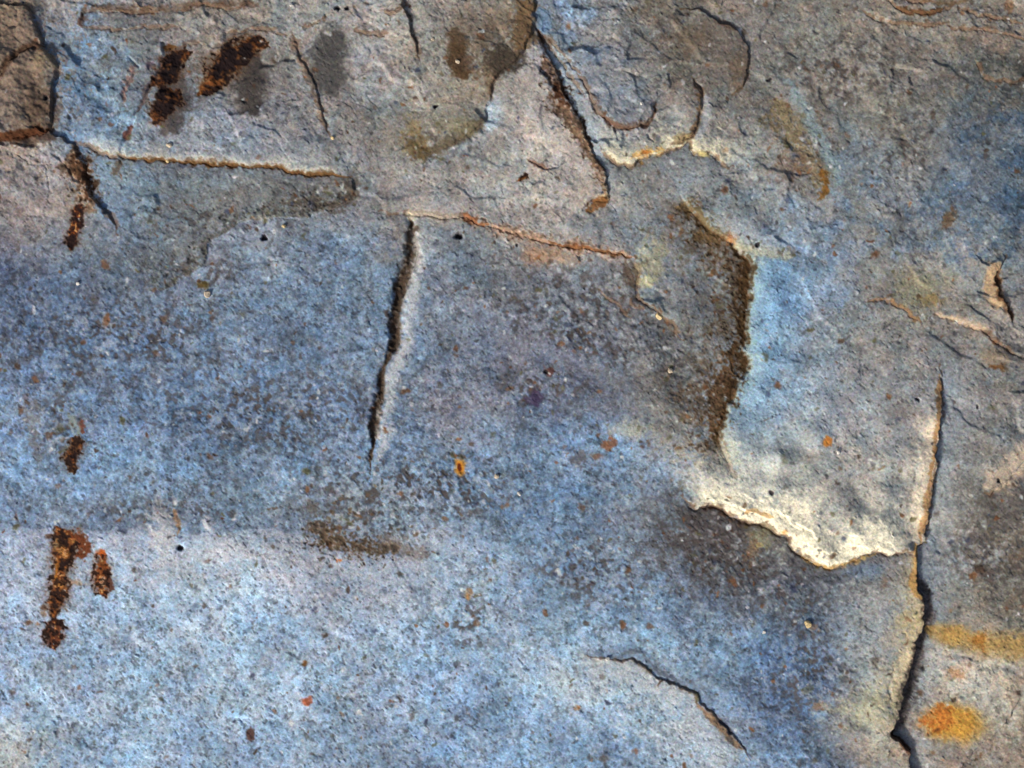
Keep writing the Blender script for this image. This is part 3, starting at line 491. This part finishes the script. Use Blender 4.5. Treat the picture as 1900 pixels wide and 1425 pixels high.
stroke([(862, 400), (880, 408), (905, 420)], 6, (128, 80, 50), .8, .8, 1); blob(1005, 474, 34, 18, (158, 120, 92), .75, 1.2, .5, 0, 'ochre_stain', 'blurry orange-tan patch under the middle crack'); blob(1050, 482, 30, 12, (170, 142, 120), .6, 1.1)
stroke([(760, 396), (800, 404), (850, 412)], 14, (176, 166, 152), .6, 1.2)
stroke([(1165, 480), (1174, 505), (1180, 530)], 14, (92, 74, 60), .75, .9, .9, off=4); blob(1210, 480, 26, 34, (170, 164, 132), .6, 1.2, .8); blob(1200, 520, 14, 10, (190, 182, 140), .7, .8)

stroke(CRK, 9.5, (64, 49, 37), .95, .5, .5, 'crack', 'dark brown filling of the upright middle crack, with its shade painted in', off=0)  # brown colour carries the shade of the crack
stroke([(776, 410), (778, 450), (772, 500), (764, 540), (758, 590), (754, 640), (732, 690), (722, 740), (712, 800), (704, 850)], 12, (192, 192, 192), .7, 1.3, .8, 'pale_rim', 'greyish white flank right of the upright crack, light painted in')  # light on the left-facing wall, painted into the colour
stroke([(762, 392), (772, 408)], 8, (206, 192, 164), .6, 1)
# white and warm mineral crust of the ledge


stroke([(1480, 1030), (1530, 1050), (1570, 1044), (1620, 1030)], 4, (196, 158, 96), .7, .9, .9); stroke([(1380, 950), (1400, 945), (1430, 960)], 4, (190, 140, 80), .6, .8, 1)
blob(1450, 984, 6, 5, (200, 150, 80), .8); blob(1395, 870, 70, 40, (190, 190, 180), .6, 1.2); blob(1352, 840, 24, 20, (196, 198, 180), .6, 1.1)
blob(1412, 1000, 26, 18, (150, 146, 116), .6, .9); blob(1412, 1016, 12, 5, (190, 176, 120), .8, .5); blob(1396, 1020, 14, 22, (124, 96, 70), .6, 1, .8)
blob(1600, 1060, 40, 14, (110, 136, 166), .5, 1); stroke([(1462, 1060), (1430, 1085), (1412, 1098)], 10, (144, 150, 160), .6, 1)
# warm edge of the right-hand crack

stroke([(1742, 700), (1746, 735), (1738, 775), (1728, 850), (1716, 950), (1712, 1008)], 4.5, (150, 106, 60), .7, .9, .9, off=4)
stroke([(1700, 1010), (1696, 1050), (1692, 1082), (1706, 1104)], 7, (196, 150, 88), .85, .9, .6)


stroke(RC[14:24], 11, (70, 60, 58), .8, .8, .4, 'crack', 'dark gap of the lower right-hand crack, shadow painted in', off=-9, taper=.15)  # shadow beside the raised left slab, painted as a dark strip
stroke([(1644, 1356), (1664, 1370), (1686, 1396)], 7, (76, 48, 32), .85, .8)

blob(1600, 1310, 50, 28, (176, 168, 136), .6, 1.3, .6, -15); blob(1680, 1150, 26, 20, (196, 174, 122), .5, 1.2)
stroke([(1722, 1165, .7), (1760, 1178, 1), (1800, 1192, 1), (1850, 1196, 1.1), (1905, 1200, 1.1), (1990, 1200, .8)], 20, (168, 134, 76), .8, 1.1, .3, 'ochre_stain', 'ochre yellow streak running out to the right', taper=.06)
blob(1816, 1190, 16, 14, (164, 104, 40), .7, .9); blob(1775, 1180, 24, 14, (196, 150, 76), .5, 1)
blob(1768, 1340, 55, 33, (200, 144, 54), .88, .7, .14, 6, 'ochre_stain', 'bright orange-yellow oval spot at the lower right'); blob(1745, 1330, 26, 18, (176, 96, 38), .7, 1, 1.2)
blob(1774, 1250, 16, 10, (196, 144, 98), .7, .9)
stroke([(1835, 910), (1865, 892), (1900, 858), (1940, 820)], 22, (192, 172, 150), .85, 1.1, .5, 'pale_rim', 'sandy diagonal edge at the right', off=-8)
stroke([(1850, 488), (1842, 520), (1846, 550), (1862, 566)], 14, (184, 152, 116), .85, .9, .6, 'pale_rim', 'tan lip of the hooked edge at the far right')
stroke([(1856, 500), (1852, 540), (1862, 570), (1880, 594)], 4, (86, 56, 34), .85); stroke([(1740, 586), (1790, 598), (1830, 612)], 6, (190, 168, 144), .75, 1)
stroke([(1610, 560), (1642, 556), (1684, 580), (1706, 594)], 3.5, (120, 92, 66), .8, .9, .7); blob(1700, 535, 50, 34, (148, 138, 104), .6, 1.3, .8); blob(1720, 560, 20, 10, (140, 112, 66), .6, 1, .8)
blob(1848, 684, 14, 6, (98, 60, 28), .85, .8, .8); blob(1845, 665, 26, 14, (134, 112, 82), .5, 1.1); blob(1762, 400, 8, 24, (98, 74, 52), .8, .8, 1, 20)
# brown edge at the lower middle, nub, rust marks at the left
stroke([(586, 965), (592, 990), (620, 1008), (665, 1018), (700, 1024), (740, 1016)], 15, (94, 72, 50), .85, 1.3, 1.5, 'iron_and_shade', 'brown smear along the low edge of the lower middle', off=0)
stroke([(574, 930), (582, 960), (592, 985)], 8, (94, 84, 78), .6, 1.2, 1.4); stroke([(700, 1000), (740, 1016), (790, 1032)], 14, (116, 104, 96), .6, 1, .9)
blob(303, 975, 26, 38, (182, 180, 182), .75, 1.1, .8, 0, 'pale_nub', 'pale worn nub standing out of the lower left'); stroke([(322, 945), (326, 970), (328, 992)], 4, (160, 120, 84), .8); blob(335, 955, 8, 14, (90, 106, 132), .4); blob(386, 975, 10, 14, (190, 190, 196), .8, .7)
stroke([(150, 778), (152, 800)], 4, (104, 52, 38), .9); stroke([(142, 810, 1), (138, 835, 1.1), (132, 852, 1), (142, 876, .7)], 11, (84, 50, 26), .92, .5, .8, 'rust_stain', 'slim rust streak on the left, above the larger rust marks'); blob(136, 850, 8, 12, (44, 20, 8), .8)
blob(137, 785, 10, 16, (140, 146, 130), .6, 1, 1); stroke([(65, 740), (62, 800), (75, 850)], 12, (110, 104, 98), .5, 1, 1.2)
R1 = [(105, 975, .5), (118, 1000, 1.4), (150, 996, 1), (160, 1018, .8), (132, 1030, 1), (116, 1060, 1.1), (106, 1090, 1.1), (102, 1118, 1)]
stroke([(106, 976, .5), (122, 1004, 1.5), (114, 1040, 1.3), (110, 1080, 1.2), (102, 1125, 1.1), (100, 1150, .8)], 14, (92, 48, 18), .95, .35, .5, 'rust_stain', 'large dark rust mark with orange flecks at the left')
stroke([(132, 992), (152, 1000), (162, 1020), (146, 1030)], 12, (100, 46, 18), .95, .4, .7); stroke([(125, 1000), (118, 1040), (106, 1090)], 8, (34, 16, 8), .8, .7, 1.1); blob(120, 1022, 8, 12, (206, 144, 78), .8, .6, .8); blob(137, 1000, 7, 5, (190, 130, 70), .7); blob(104, 1060, 5, 22, (190, 120, 40), .7, .8, .8); blob(114, 1080, 5, 8, (206, 140, 70), .8); blob(108, 1012, 5, 10, (180, 160, 120), .6)
stroke([(102, 1150, .9), (102, 1168, 1.2), (98, 1188, 1.1), (104, 1206, .4)], 16, (84, 40, 20), .92, .4, .9, 'rust_stain', 'reddish rust mark at the foot of the large one'); blob(98, 1165, 8, 5, (150, 128, 118), .7, .7, .8)
stroke([(187, 1022, 1), (189, 1050, .9), (190, 1080, 1.3), (196, 1104, 1.3)], 11, (122, 62, 26), .95, .4, .7, 'rust_stain', 'slim orange-brown rust mark right of the large one'); blob(188, 1024, 9, 8, (184, 82, 24), .9, .5, .3); stroke([(204, 1070), (208, 1095)], 7, (74, 34, 18), .8); blob(192, 1082, 7, 12, (196, 160, 130), .85, .5, .6)
blob(54, 1156, 9, 4, (96, 62, 40), .8); blob(42, 1170, 8, 4, (96, 78, 60), .8); blob(145, 1078, 14, 6, (176, 128, 84), .5)
blob(853, 869, 11, 13, (206, 134, 40), .95, .7, .3, 0, 'ochre_stain', 'small bright orange spot with a dark heart near the centre'); blob(853, 869, 5, 6, (100, 34, 6), .95, .6, .2); blob(856, 850, 6, 6, (84, 72, 50), .8)
blob(466, 1361, 8, 16, (84, 56, 48), .92, .4, .3, 8, 'dark_stain', 'small upright brown fleck at the bottom left'); blob(378, 530, 10, 8, (76, 60, 22), .9, .5, .3)
blob(1531, 820, 6, 9, (192, 116, 44), .9, .6, .4); blob(1020, 690, 11, 8, (82, 50, 44), .85, .6, .6); blob(988, 738, 12, 14, (58, 44, 74), .8, .7); blob(1133, 826, 10, 9, (120, 72, 44), .8, .6, .8); blob(1110, 845, 12, 5, (112, 72, 50), .7); blob(1070, 850, 22, 14, (84, 74, 72), .6, 1, 1)
blob(1175, 795, 30, 16, (176, 172, 150), .6, 1.2); blob(755, 724, 12, 5, (96, 62, 40), .8); blob(1155, 1158, 6, 9, (110, 72, 46), .85); blob(1072, 1312, 6, 6, (150, 92, 48), .8); blob(868, 1104, 8, 8, (160, 110, 60), .8); blob(568, 1302, 8, 6, (176, 84, 48), .85); blob(630, 1042, 5, 5, (196, 104, 44), .9); blob(565, 1232, 8, 6, (106, 64, 22), .9)
stroke([(1140, 1220), (1180, 1216), (1210, 1240), (1250, 1270)], 6, (92, 98, 110), .7, 1, .8, off=-5)  # shade painted along the upper right of the curved plate
stroke([(1296, 1294), (1316, 1322), (1344, 1354), (1376, 1386)], 5, (150, 112, 78), .75, .9, .8, off=5); stroke([(1335, 1340), (1358, 1364)], 4, (50, 50, 60), .8)

for x, y, r, d in PITS: blob(x, y, r * 1.05, r, (30, 26, 30), .9, .5, .2, 0, 'pit' if r >= 4 else None, 'small black pit')
# specks
for k in range(2600):
    u = rs.rand()
    if u < .75: x, y = rs.uniform(-30, 1930), rs.uniform(-30, 1455)
    else:
        q = PITTED[rs.randint(len(PITTED))]; x, y = rs.normal(q[0], q[2] * .6), rs.normal(q[1], q[3] * .7)
    r = abs(rs.normal()) * 1.7 + 1.5; c = [(70, 52, 40), (60, 60, 62), (92, 58, 36), (56, 62, 84), (84, 80, 52), (120, 78, 48)][rs.randint(6)]
    if rs.rand() < .3: c = (206, 206, 206); r *= .75
    blob(x, y, r * rs.uniform(.9, 1.6), r, c, rs.uniform(.35, .85), .8, .4, rs.uniform(0, 180))

# crusts: rust is a crumbly mix of near-black, orange and tan; ochre has lobed, gritty relief
for k, (n_, lab) in enumerate(STAINS):
    if n_ not in ('rust_stain', 'ochre_stain', 'iron_and_shade', 'crack'): continue
    m = (LAB == k + 1) & (X > -60) & (X < 1960) & (Y > -60) & (Y < 1490)
    t = N5[m] * .5 + N9[m] * .5 + N3[m] * .35
    if n_ == 'rust_stain':
        COL[m] += (np.array([26, 12, 6]) - COL[m]) * (sm(.05, -.25, t) * .8)[:, None]
        up_ = .28 if Y[m].mean() < 300 else .7
        COL[m] += (np.array([140, 74, 26]) - COL[m]) * (sm(.25, .5, t) * up_)[:, None]
        COL[m] += (np.array([206, 160, 110]) - COL[m]) * (sm(.55, .75, t) * (.7 if X[m].mean() < 260 else .15))[:, None]
        HT[m] += 1.2 * t
    else:
        COL[m] *= (1 + t * (.3 if n_ != 'ochre_stain' else .07))[:, None]; HT[m] += (1.3 if n_ != 'ochre_stain' else .5) * t
# a little grit, dust and tiny chips standing on the surface everywhere
for k in range(500):
    bump(rs.uniform(-20, 1920), rs.uniform(-20, 1445), rs.uniform(1.8, 3.6), rs.uniform(1.8, 3.2), rs.uniform(.8, 2.2), rs.uniform(0, 180), 3)
# from seen colour to base colour
lin = np.clip(COL / 255, 0.004, .98); lin = np.where(lin <= .04045, lin / 12.92, ((lin + .055) / 1.055) ** 2.4)
ALB = np.clip(lin / FLAT, .004, .9)

# ------------------------------------------------------------------ material
def rock_material(name, rough):
    m = bpy.data.materials.new(name); m.use_nodes = True; nt = m.node_tree; n = nt.nodes; l = nt.links
    b = n['Principled BSDF']; b.inputs['Roughness'].default_value = rough; b.inputs['Specular IOR Level'].default_value = .25
    at = n.new('ShaderNodeAttribute'); at.attribute_name = 'surface_colour'
    tc = n.new('ShaderNodeTexCoord')
    def noise(scale, detail=2, r=.6):
        k = n.new('ShaderNodeTexNoise'); k.inputs['Scale'].default_value = scale; k.inputs['Detail'].default_value = detail; k.inputs['Roughness'].default_value = r
        l.new(tc.outputs['Object'], k.inputs['Vector']); return k
    g1 = noise(520, 2, .75); g2 = noise(190, 3, .7); g3 = noise(900, 1)
    mr = n.new('ShaderNodeMapRange'); mr.inputs[1].default_value = .3; mr.inputs[2].default_value = .7; mr.inputs[3].default_value = .76; mr.inputs[4].default_value = 1.26
    l.new(g1.outputs['Fac'], mr.inputs[0])
    mr2 = n.new('ShaderNodeMapRange'); mr2.inputs[1].default_value = .3; mr2.inputs[2].default_value = .7; mr2.inputs[3].default_value = .82; mr2.inputs[4].default_value = 1.18
    l.new(g2.outputs['Fac'], mr2.inputs[0])
    mu = n.new('ShaderNodeMath'); mu.operation = 'MULTIPLY'; l.new(mr.outputs[0], mu.inputs[0]); l.new(mr2.outputs[0], mu.inputs[1])
    vm = n.new('ShaderNodeVectorMath'); vm.operation = 'SCALE'; l.new(at.outputs['Color'], vm.inputs[0]); l.new(mu.outputs[0], vm.inputs['Scale'])
    # slight colour differences from grain to grain
    mx = n.new('ShaderNodeMix'); mx.data_type = 'RGBA'; mx.blend_type = 'OVERLAY'; mx.inputs[0].default_value = .22
    l.new(vm.outputs[0], mx.inputs[6]); l.new(noise(420, 1).outputs['Color'], mx.inputs[7]); l.new(mx.outputs[2], b.inputs['Base Color'])
    bp = n.new('ShaderNodeBump'); bp.inputs['Strength'].default_value = .4; bp.inputs['Distance'].default_value = .0005
    l.new(g1.outputs['Fac'], bp.inputs['Height'])
    bp2 = n.new('ShaderNodeBump'); bp2.inputs['Strength'].default_value = .35; bp2.inputs['Distance'].default_value = .0008
    l.new(g2.outputs['Fac'], bp2.inputs['Height']); l.new(bp.outputs[0], bp2.inputs['Normal']); l.new(bp2.outputs[0], b.inputs['Normal'])
    return m
M_STONE = rock_material('stone', .88); M_RUST_SHADE = rock_material('rust_shade_crust', .95); M_OCHRE = rock_material('ochre_crust', .92)
M_PALE_LIT = rock_material('pale_lit_crust', .85); M_BROWN = rock_material('brown_stone', .92)

# ------------------------------------------------------------------ cut the surface into slabs and stains
BIG = 3000
REG = np.zeros(X.shape, np.int16)
SL = [('slab', 'large speckled blue slab filling the bottom and left', [(-BIG, -BIG), (BIG * 2, -BIG), (BIG * 2, BIG * 2), (-BIG, BIG * 2)]),
      ('slab', 'grey-blue slab between the upright crack and the brown streak', [(762, 396), (866, 404), (955, 434), (1050, 454), (1178, 478), (1186, 525), (1190, 560), (1224, 590), (1256, 620), (1300, 690), (1340, 785), (1334, 818), (1364, 892), (1264, 918), (1276, 936), (1200, 960), (1000, 930), (840, 1000), (684, 882), (694, 795), (710, 700), (733, 620), (740, 545), (764, 462)]),
      ('slab', 'grey slab left of the upright crack under the long upper edge', [(-BIG, 540), (230, 540), (325, 528), (374, 492), (388, 452), (440, 418), (520, 402), (600, 388), (648, 368), (656, 327), (570, 319), (420, 304), (225, 291), (128, 262), (94, 248), (40, 253), (-BIG, 262)]),
      ('slab', 'brown-edged slab under the brown block', [(-BIG, 262), (0, 258), (94, 242), (138, 268), (148, 290), (164, 345), (196, 392), (220, 440), (100, 480), (0, 500), (-BIG, 500)]),
      ('slab', 'rust-marked slab above the long upper edge', [(-500, -BIG), (54, 10), (76, 66), (107, 128), (97, 180), (94, 245), (128, 262), (225, 291), (420, 304), (570, 319), (656, 327), (760, 396), (866, 404), (955, 434), (1050, 454), (1178, 478), (1132, 368), (1106, 292), (1058, 198), (1026, 128), (984, 40), (992, -BIG)]),
      ('slab', 'brownish grey slab at the upper right', [(992, -BIG), (984, 40), (1026, 128), (1058, 198), (1106, 292), (1132, 368), (1178, 478), (1190, 560), (1224, 590), (1256, 620), (1300, 690), (1340, 785), (1362, 718), (1388, 672), (1388, 600), (1392, 525), (1376, 468), (1420, 470), (1604, 560), (1664, 568), (1706, 594), (1790, 602), (1850, 634), (1920, 668), (BIG, 800), (BIG * 2, -BIG)]),
      ('slab', 'light grey-blue slab ending in the white ledge', [(1376, 468), (1392, 525), (1388, 600), (1388, 672), (1362, 718), (1334, 818), (1364, 892), (1264, 918), (1292, 944), (1344, 946), (1412, 976), (1464, 1012), (1546, 1052), (1612, 1026), (1704, 1014), (1716, 985), (1726, 900), (1736, 795), (1748, 738), (1744, 672), (1706, 594), (1664, 568), (1604, 560), (1420, 470)]),
      ('slab', 'greyer slab right of the right-hand crack', [(1706, 594), (1744, 672), (1748, 738), (1736, 795), (1726, 900), (1716, 985), (1704, 1014), (1698, 1078), (1714, 1125), (1698, 1184), (1674, 1290), (1644, 1356), (1690, 1425), (1690, BIG * 2), (BIG * 2, BIG * 2), (BIG * 2, 800), (BIG, 800), (1920, 668), (1850, 634), (1790, 602)]),
      ('slab', 'pale curved slab at the bottom right of centre', [(1030, 1200), (1112, 1220), (1165, 1224), (1212, 1250), (1290, 1286), (1322, 1326), (1392, 1410), (1420, BIG), (900, BIG), (940, 1420), (980, 1300)])]
for i, (n_, lab, poly) in enumerate(SL): REG[poly_in(poly)] = i
inblock = poly_in(BLOCK)
Z = HT
P3 = np.stack([(X - W / 2) * S, (H / 2 - Y) * S, Z * S], -1).astype(np.float32)
gy, gx = np.gradient(P3, axis=(0, 1)); NRM = np.cross(gx, -gy); NRM /= np.linalg.norm(NRM, axis=-1, keepdims=True) + 1e-12
idx = np.arange(NX * NY).reshape(NY, NX)
Q = np.stack([idx[:-1, :-1], idx[1:, :-1], idx[1:, 1:], idx[:-1, 1:]], -1).reshape(-1, 4)
Pf = P3.reshape(-1, 3); Nf = NRM.reshape(-1, 3); Af = ALB.reshape(-1, 3)
fl = LAB[:-1, :-1].ravel(); fr = REG[:-1, :-1].ravel(); fb = inblock[:-1, :-1].ravel()
def mesh_from(name, faces, mat, parent=None, label=None):
    used, inv = np.unique(faces.ravel(), return_inverse=True); nf = len(faces)
    me = bpy.data.meshes.new(name); me.vertices.add(len(used)); me.vertices.foreach_set('co', Pf[used].ravel())
    me.loops.add(nf * 4); me.loops.foreach_set('vertex_index', inv.ravel().astype(np.int32))
    me.polygons.add(nf); me.polygons.foreach_set('loop_start', np.arange(0, nf * 4, 4, dtype=np.int32))
    me.polygons.foreach_set('use_smooth', np.ones(nf, bool))
    me.update(calc_edges=True)
    a = me.color_attributes.new('surface_colour', 'FLOAT_COLOR', 'POINT')
    a.data.foreach_set('color', np.concatenate([Af[used], np.ones((len(used), 1))], 1).astype(np.float32).ravel())
    me.normals_split_custom_set_from_vertices(Nf[used].tolist())
    me.materials.append(mat)
    o = bpy.data.objects.new(name, me); C.collection.objects.link(o)
    if parent: o.parent = parent
    if label: o['label'] = label
    return o
root = bpy.data.objects.new('weathered_rock', None); C.collection.objects.link(root); root.empty_display_size = .1
root['label'] = 'weathered blue-grey rock face split by cracks, with rust marks, ochre spots and a white-lipped ledge'; root['category'] = 'rock'
slabs = []
for i, (n_, lab, poly) in enumerate(SL):
    f = Q[(fr == i) & (fl == 0) & ~fb]; slabs.append(mesh_from(n_, f, M_STONE, root, lab))
blk = mesh_from('rock_block', Q[fb], M_BROWN)
blk['label'] = 'rough brown block of rock standing proud in the top left corner'; blk['category'] = 'rock'
MT = {'rust_stain': M_RUST_SHADE, 'iron_and_shade': M_RUST_SHADE, 'dark_stain': M_RUST_SHADE, 'crack': M_RUST_SHADE, 'ochre_stain': M_OCHRE, 'pale_rim': M_PALE_LIT, 'pale_nub': M_PALE_LIT, 'pit': M_STONE}
for k, (n_, lab) in enumerate(STAINS):
    sel = (fl == k + 1) & ~fb
    if sel.sum() < 4: continue
    host = np.bincount(fr[sel].astype(int), minlength=len(SL)).argmax()
    mesh_from(n_, Q[sel], MT[n_], slabs[host], lab)
# solid rock below the surface: sides and underside, so the rock has thickness
edge = np.concatenate([idx[0, :], idx[1:, -1], idx[-1, -2::-1], idx[-2:0:-1, 0]]); ne = len(edge)
top = Pf[edge]; bot = top.copy(); bot[:, 2] = -.25
me = bpy.data.meshes.new('underside')
me.from_pydata(np.concatenate([top, bot]).tolist(), [], [(i, (i + 1) % ne, ne + (i + 1) % ne, ne + i) for i in range(ne)] + [tuple(range(ne, 2 * ne))])
me.color_attributes.new('surface_colour', 'FLOAT_COLOR', 'POINT').data.foreach_set('color', np.tile([.16, .2, .27, 1], 2 * ne).astype(np.float32))
me.materials.append(M_STONE); us = bpy.data.objects.new('underside', me); C.collection.objects.link(us); us.parent = root

# ------------------------------------------------------------------ loose grains lying on the rock
def surf(px, py):
    return float(Z[np.searchsorted(ay, py), np.searchsorted(ax, px)])
def plain(name, rgb, rough=.6):
    m = bpy.data.materials.new(name); m.use_nodes = True; n = m.node_tree.nodes; l = m.node_tree.links; b = n['Principled BSDF']; b.inputs['Roughness'].default_value = rough
    t = n.new('ShaderNodeTexNoise'); t.inputs['Scale'].default_value = 600; r = n.new('ShaderNodeValToRGB')
    r.color_ramp.elements[0].position = .35; r.color_ramp.elements[1].position = .65
    r.color_ramp.elements[0].color = (*[c * .6 for c in rgb], 1); r.color_ramp.elements[1].color = (*rgb, 1)
    tc = n.new('ShaderNodeTexCoord'); l.new(tc.outputs['Object'], t.inputs['Vector']); l.new(t.outputs['Fac'], r.inputs[0]); l.new(r.outputs[0], b.inputs['Base Color']); return m
G_Y = plain('yellow_grain', (.62, .48, .24)); G_W = plain('white_grain', (.7, .68, .62), .45); G_P = plain('cream_grain', (.6, .5, .36))
import bmesh
GR = [(386, 545, 8, G_P, 'rounded cream grain beside the small olive spot on the left'), (1222, 587, 8, G_Y, 'angular yellow grain tucked under the jagged edge right of centre'),
      (1497, 1157, 8, G_Y, 'yellow grain alone on the dark blue stone below the white ledge'), (316, 271, 6, G_P, 'pale grain just above the long upper edge'),
      (311, 298, 4.5, G_Y, 'yellowish grain sitting in the long upper edge'), (922, 883, 6.5, G_P, 'cream grain right of the small bright orange spot'),
      (964, 916, 5.5, G_W, 'white grain right of centre below the cream one'), (540, 8, 5, G_W, 'white grain at the very top, left of the two black pits'),
      (850, 118, 5, G_P, 'cream grain lying on the upright brown smudge'), (1242, 688, 6, G_P, 'pinkish cream grain on the dark speckled stone left of the brown streak'),
      (527, 420, 4.5, G_Y, 'small yellow grain above the black pit left of centre'), (1127, 1221, 5, G_W, 'white grain on the curved dark line at the lower right'),
      (617, 256, 4.5, G_Y, 'tiny yellow grain at the foot of the crack below the sooty smudge'), (1189, 196, 4, G_W, 'tiny white grain on the round boss'),
      (1416, 1172, 4, G_W, 'tiny white grain left of the lone yellow grain'), (148, 527, 4, G_W, 'tiny white glinting grain on the left'),
      (804, 76, 4, G_P, 'tiny cream grain right of the thin black crack at the top'), (1549, 838, 4.5, G_W, 'tiny white grain under the small orange fleck on the ledge slab')]
for k, (px, py, r, mt, lab) in enumerate(GR):
    bm = bmesh.new(); bmesh.ops.create_icosphere(bm, subdivisions=3, radius=1); rr = np.random.RandomState(40 + k)
    cuts = rr.normal(size=(9, 3)); cuts /= np.linalg.norm(cuts, axis=1, keepdims=True); off = rr.uniform(.55, .9, 9)
    for v in bm.verts:                                   # chip flat faces into the grain
        p = np.array(v.co)
        for c_, o_ in zip(cuts, off):
            e = p @ c_ - o_
            if e > 0: p = p - c_ * e
        v.co = (p[0] * r * S * rr.uniform(.98, 1.02), p[1] * r * S * .85, p[2] * r * S * .75)
    me = bpy.data.meshes.new('mineral_grain'); bm.to_mesh(me); bm.free(); me.materials.append(mt)
    o = bpy.data.objects.new('mineral_grain', me); C.collection.objects.link(o)
    o.location = ((px - W / 2) * S, (H / 2 - py) * S, (surf(px, py) + r * .35) * S); o.rotation_euler = (0, 0, rr.uniform(0, 6))
    o['label'] = lab; o['category'] = 'mineral grain'; o['group'] = 'loose pale grains on the rock'
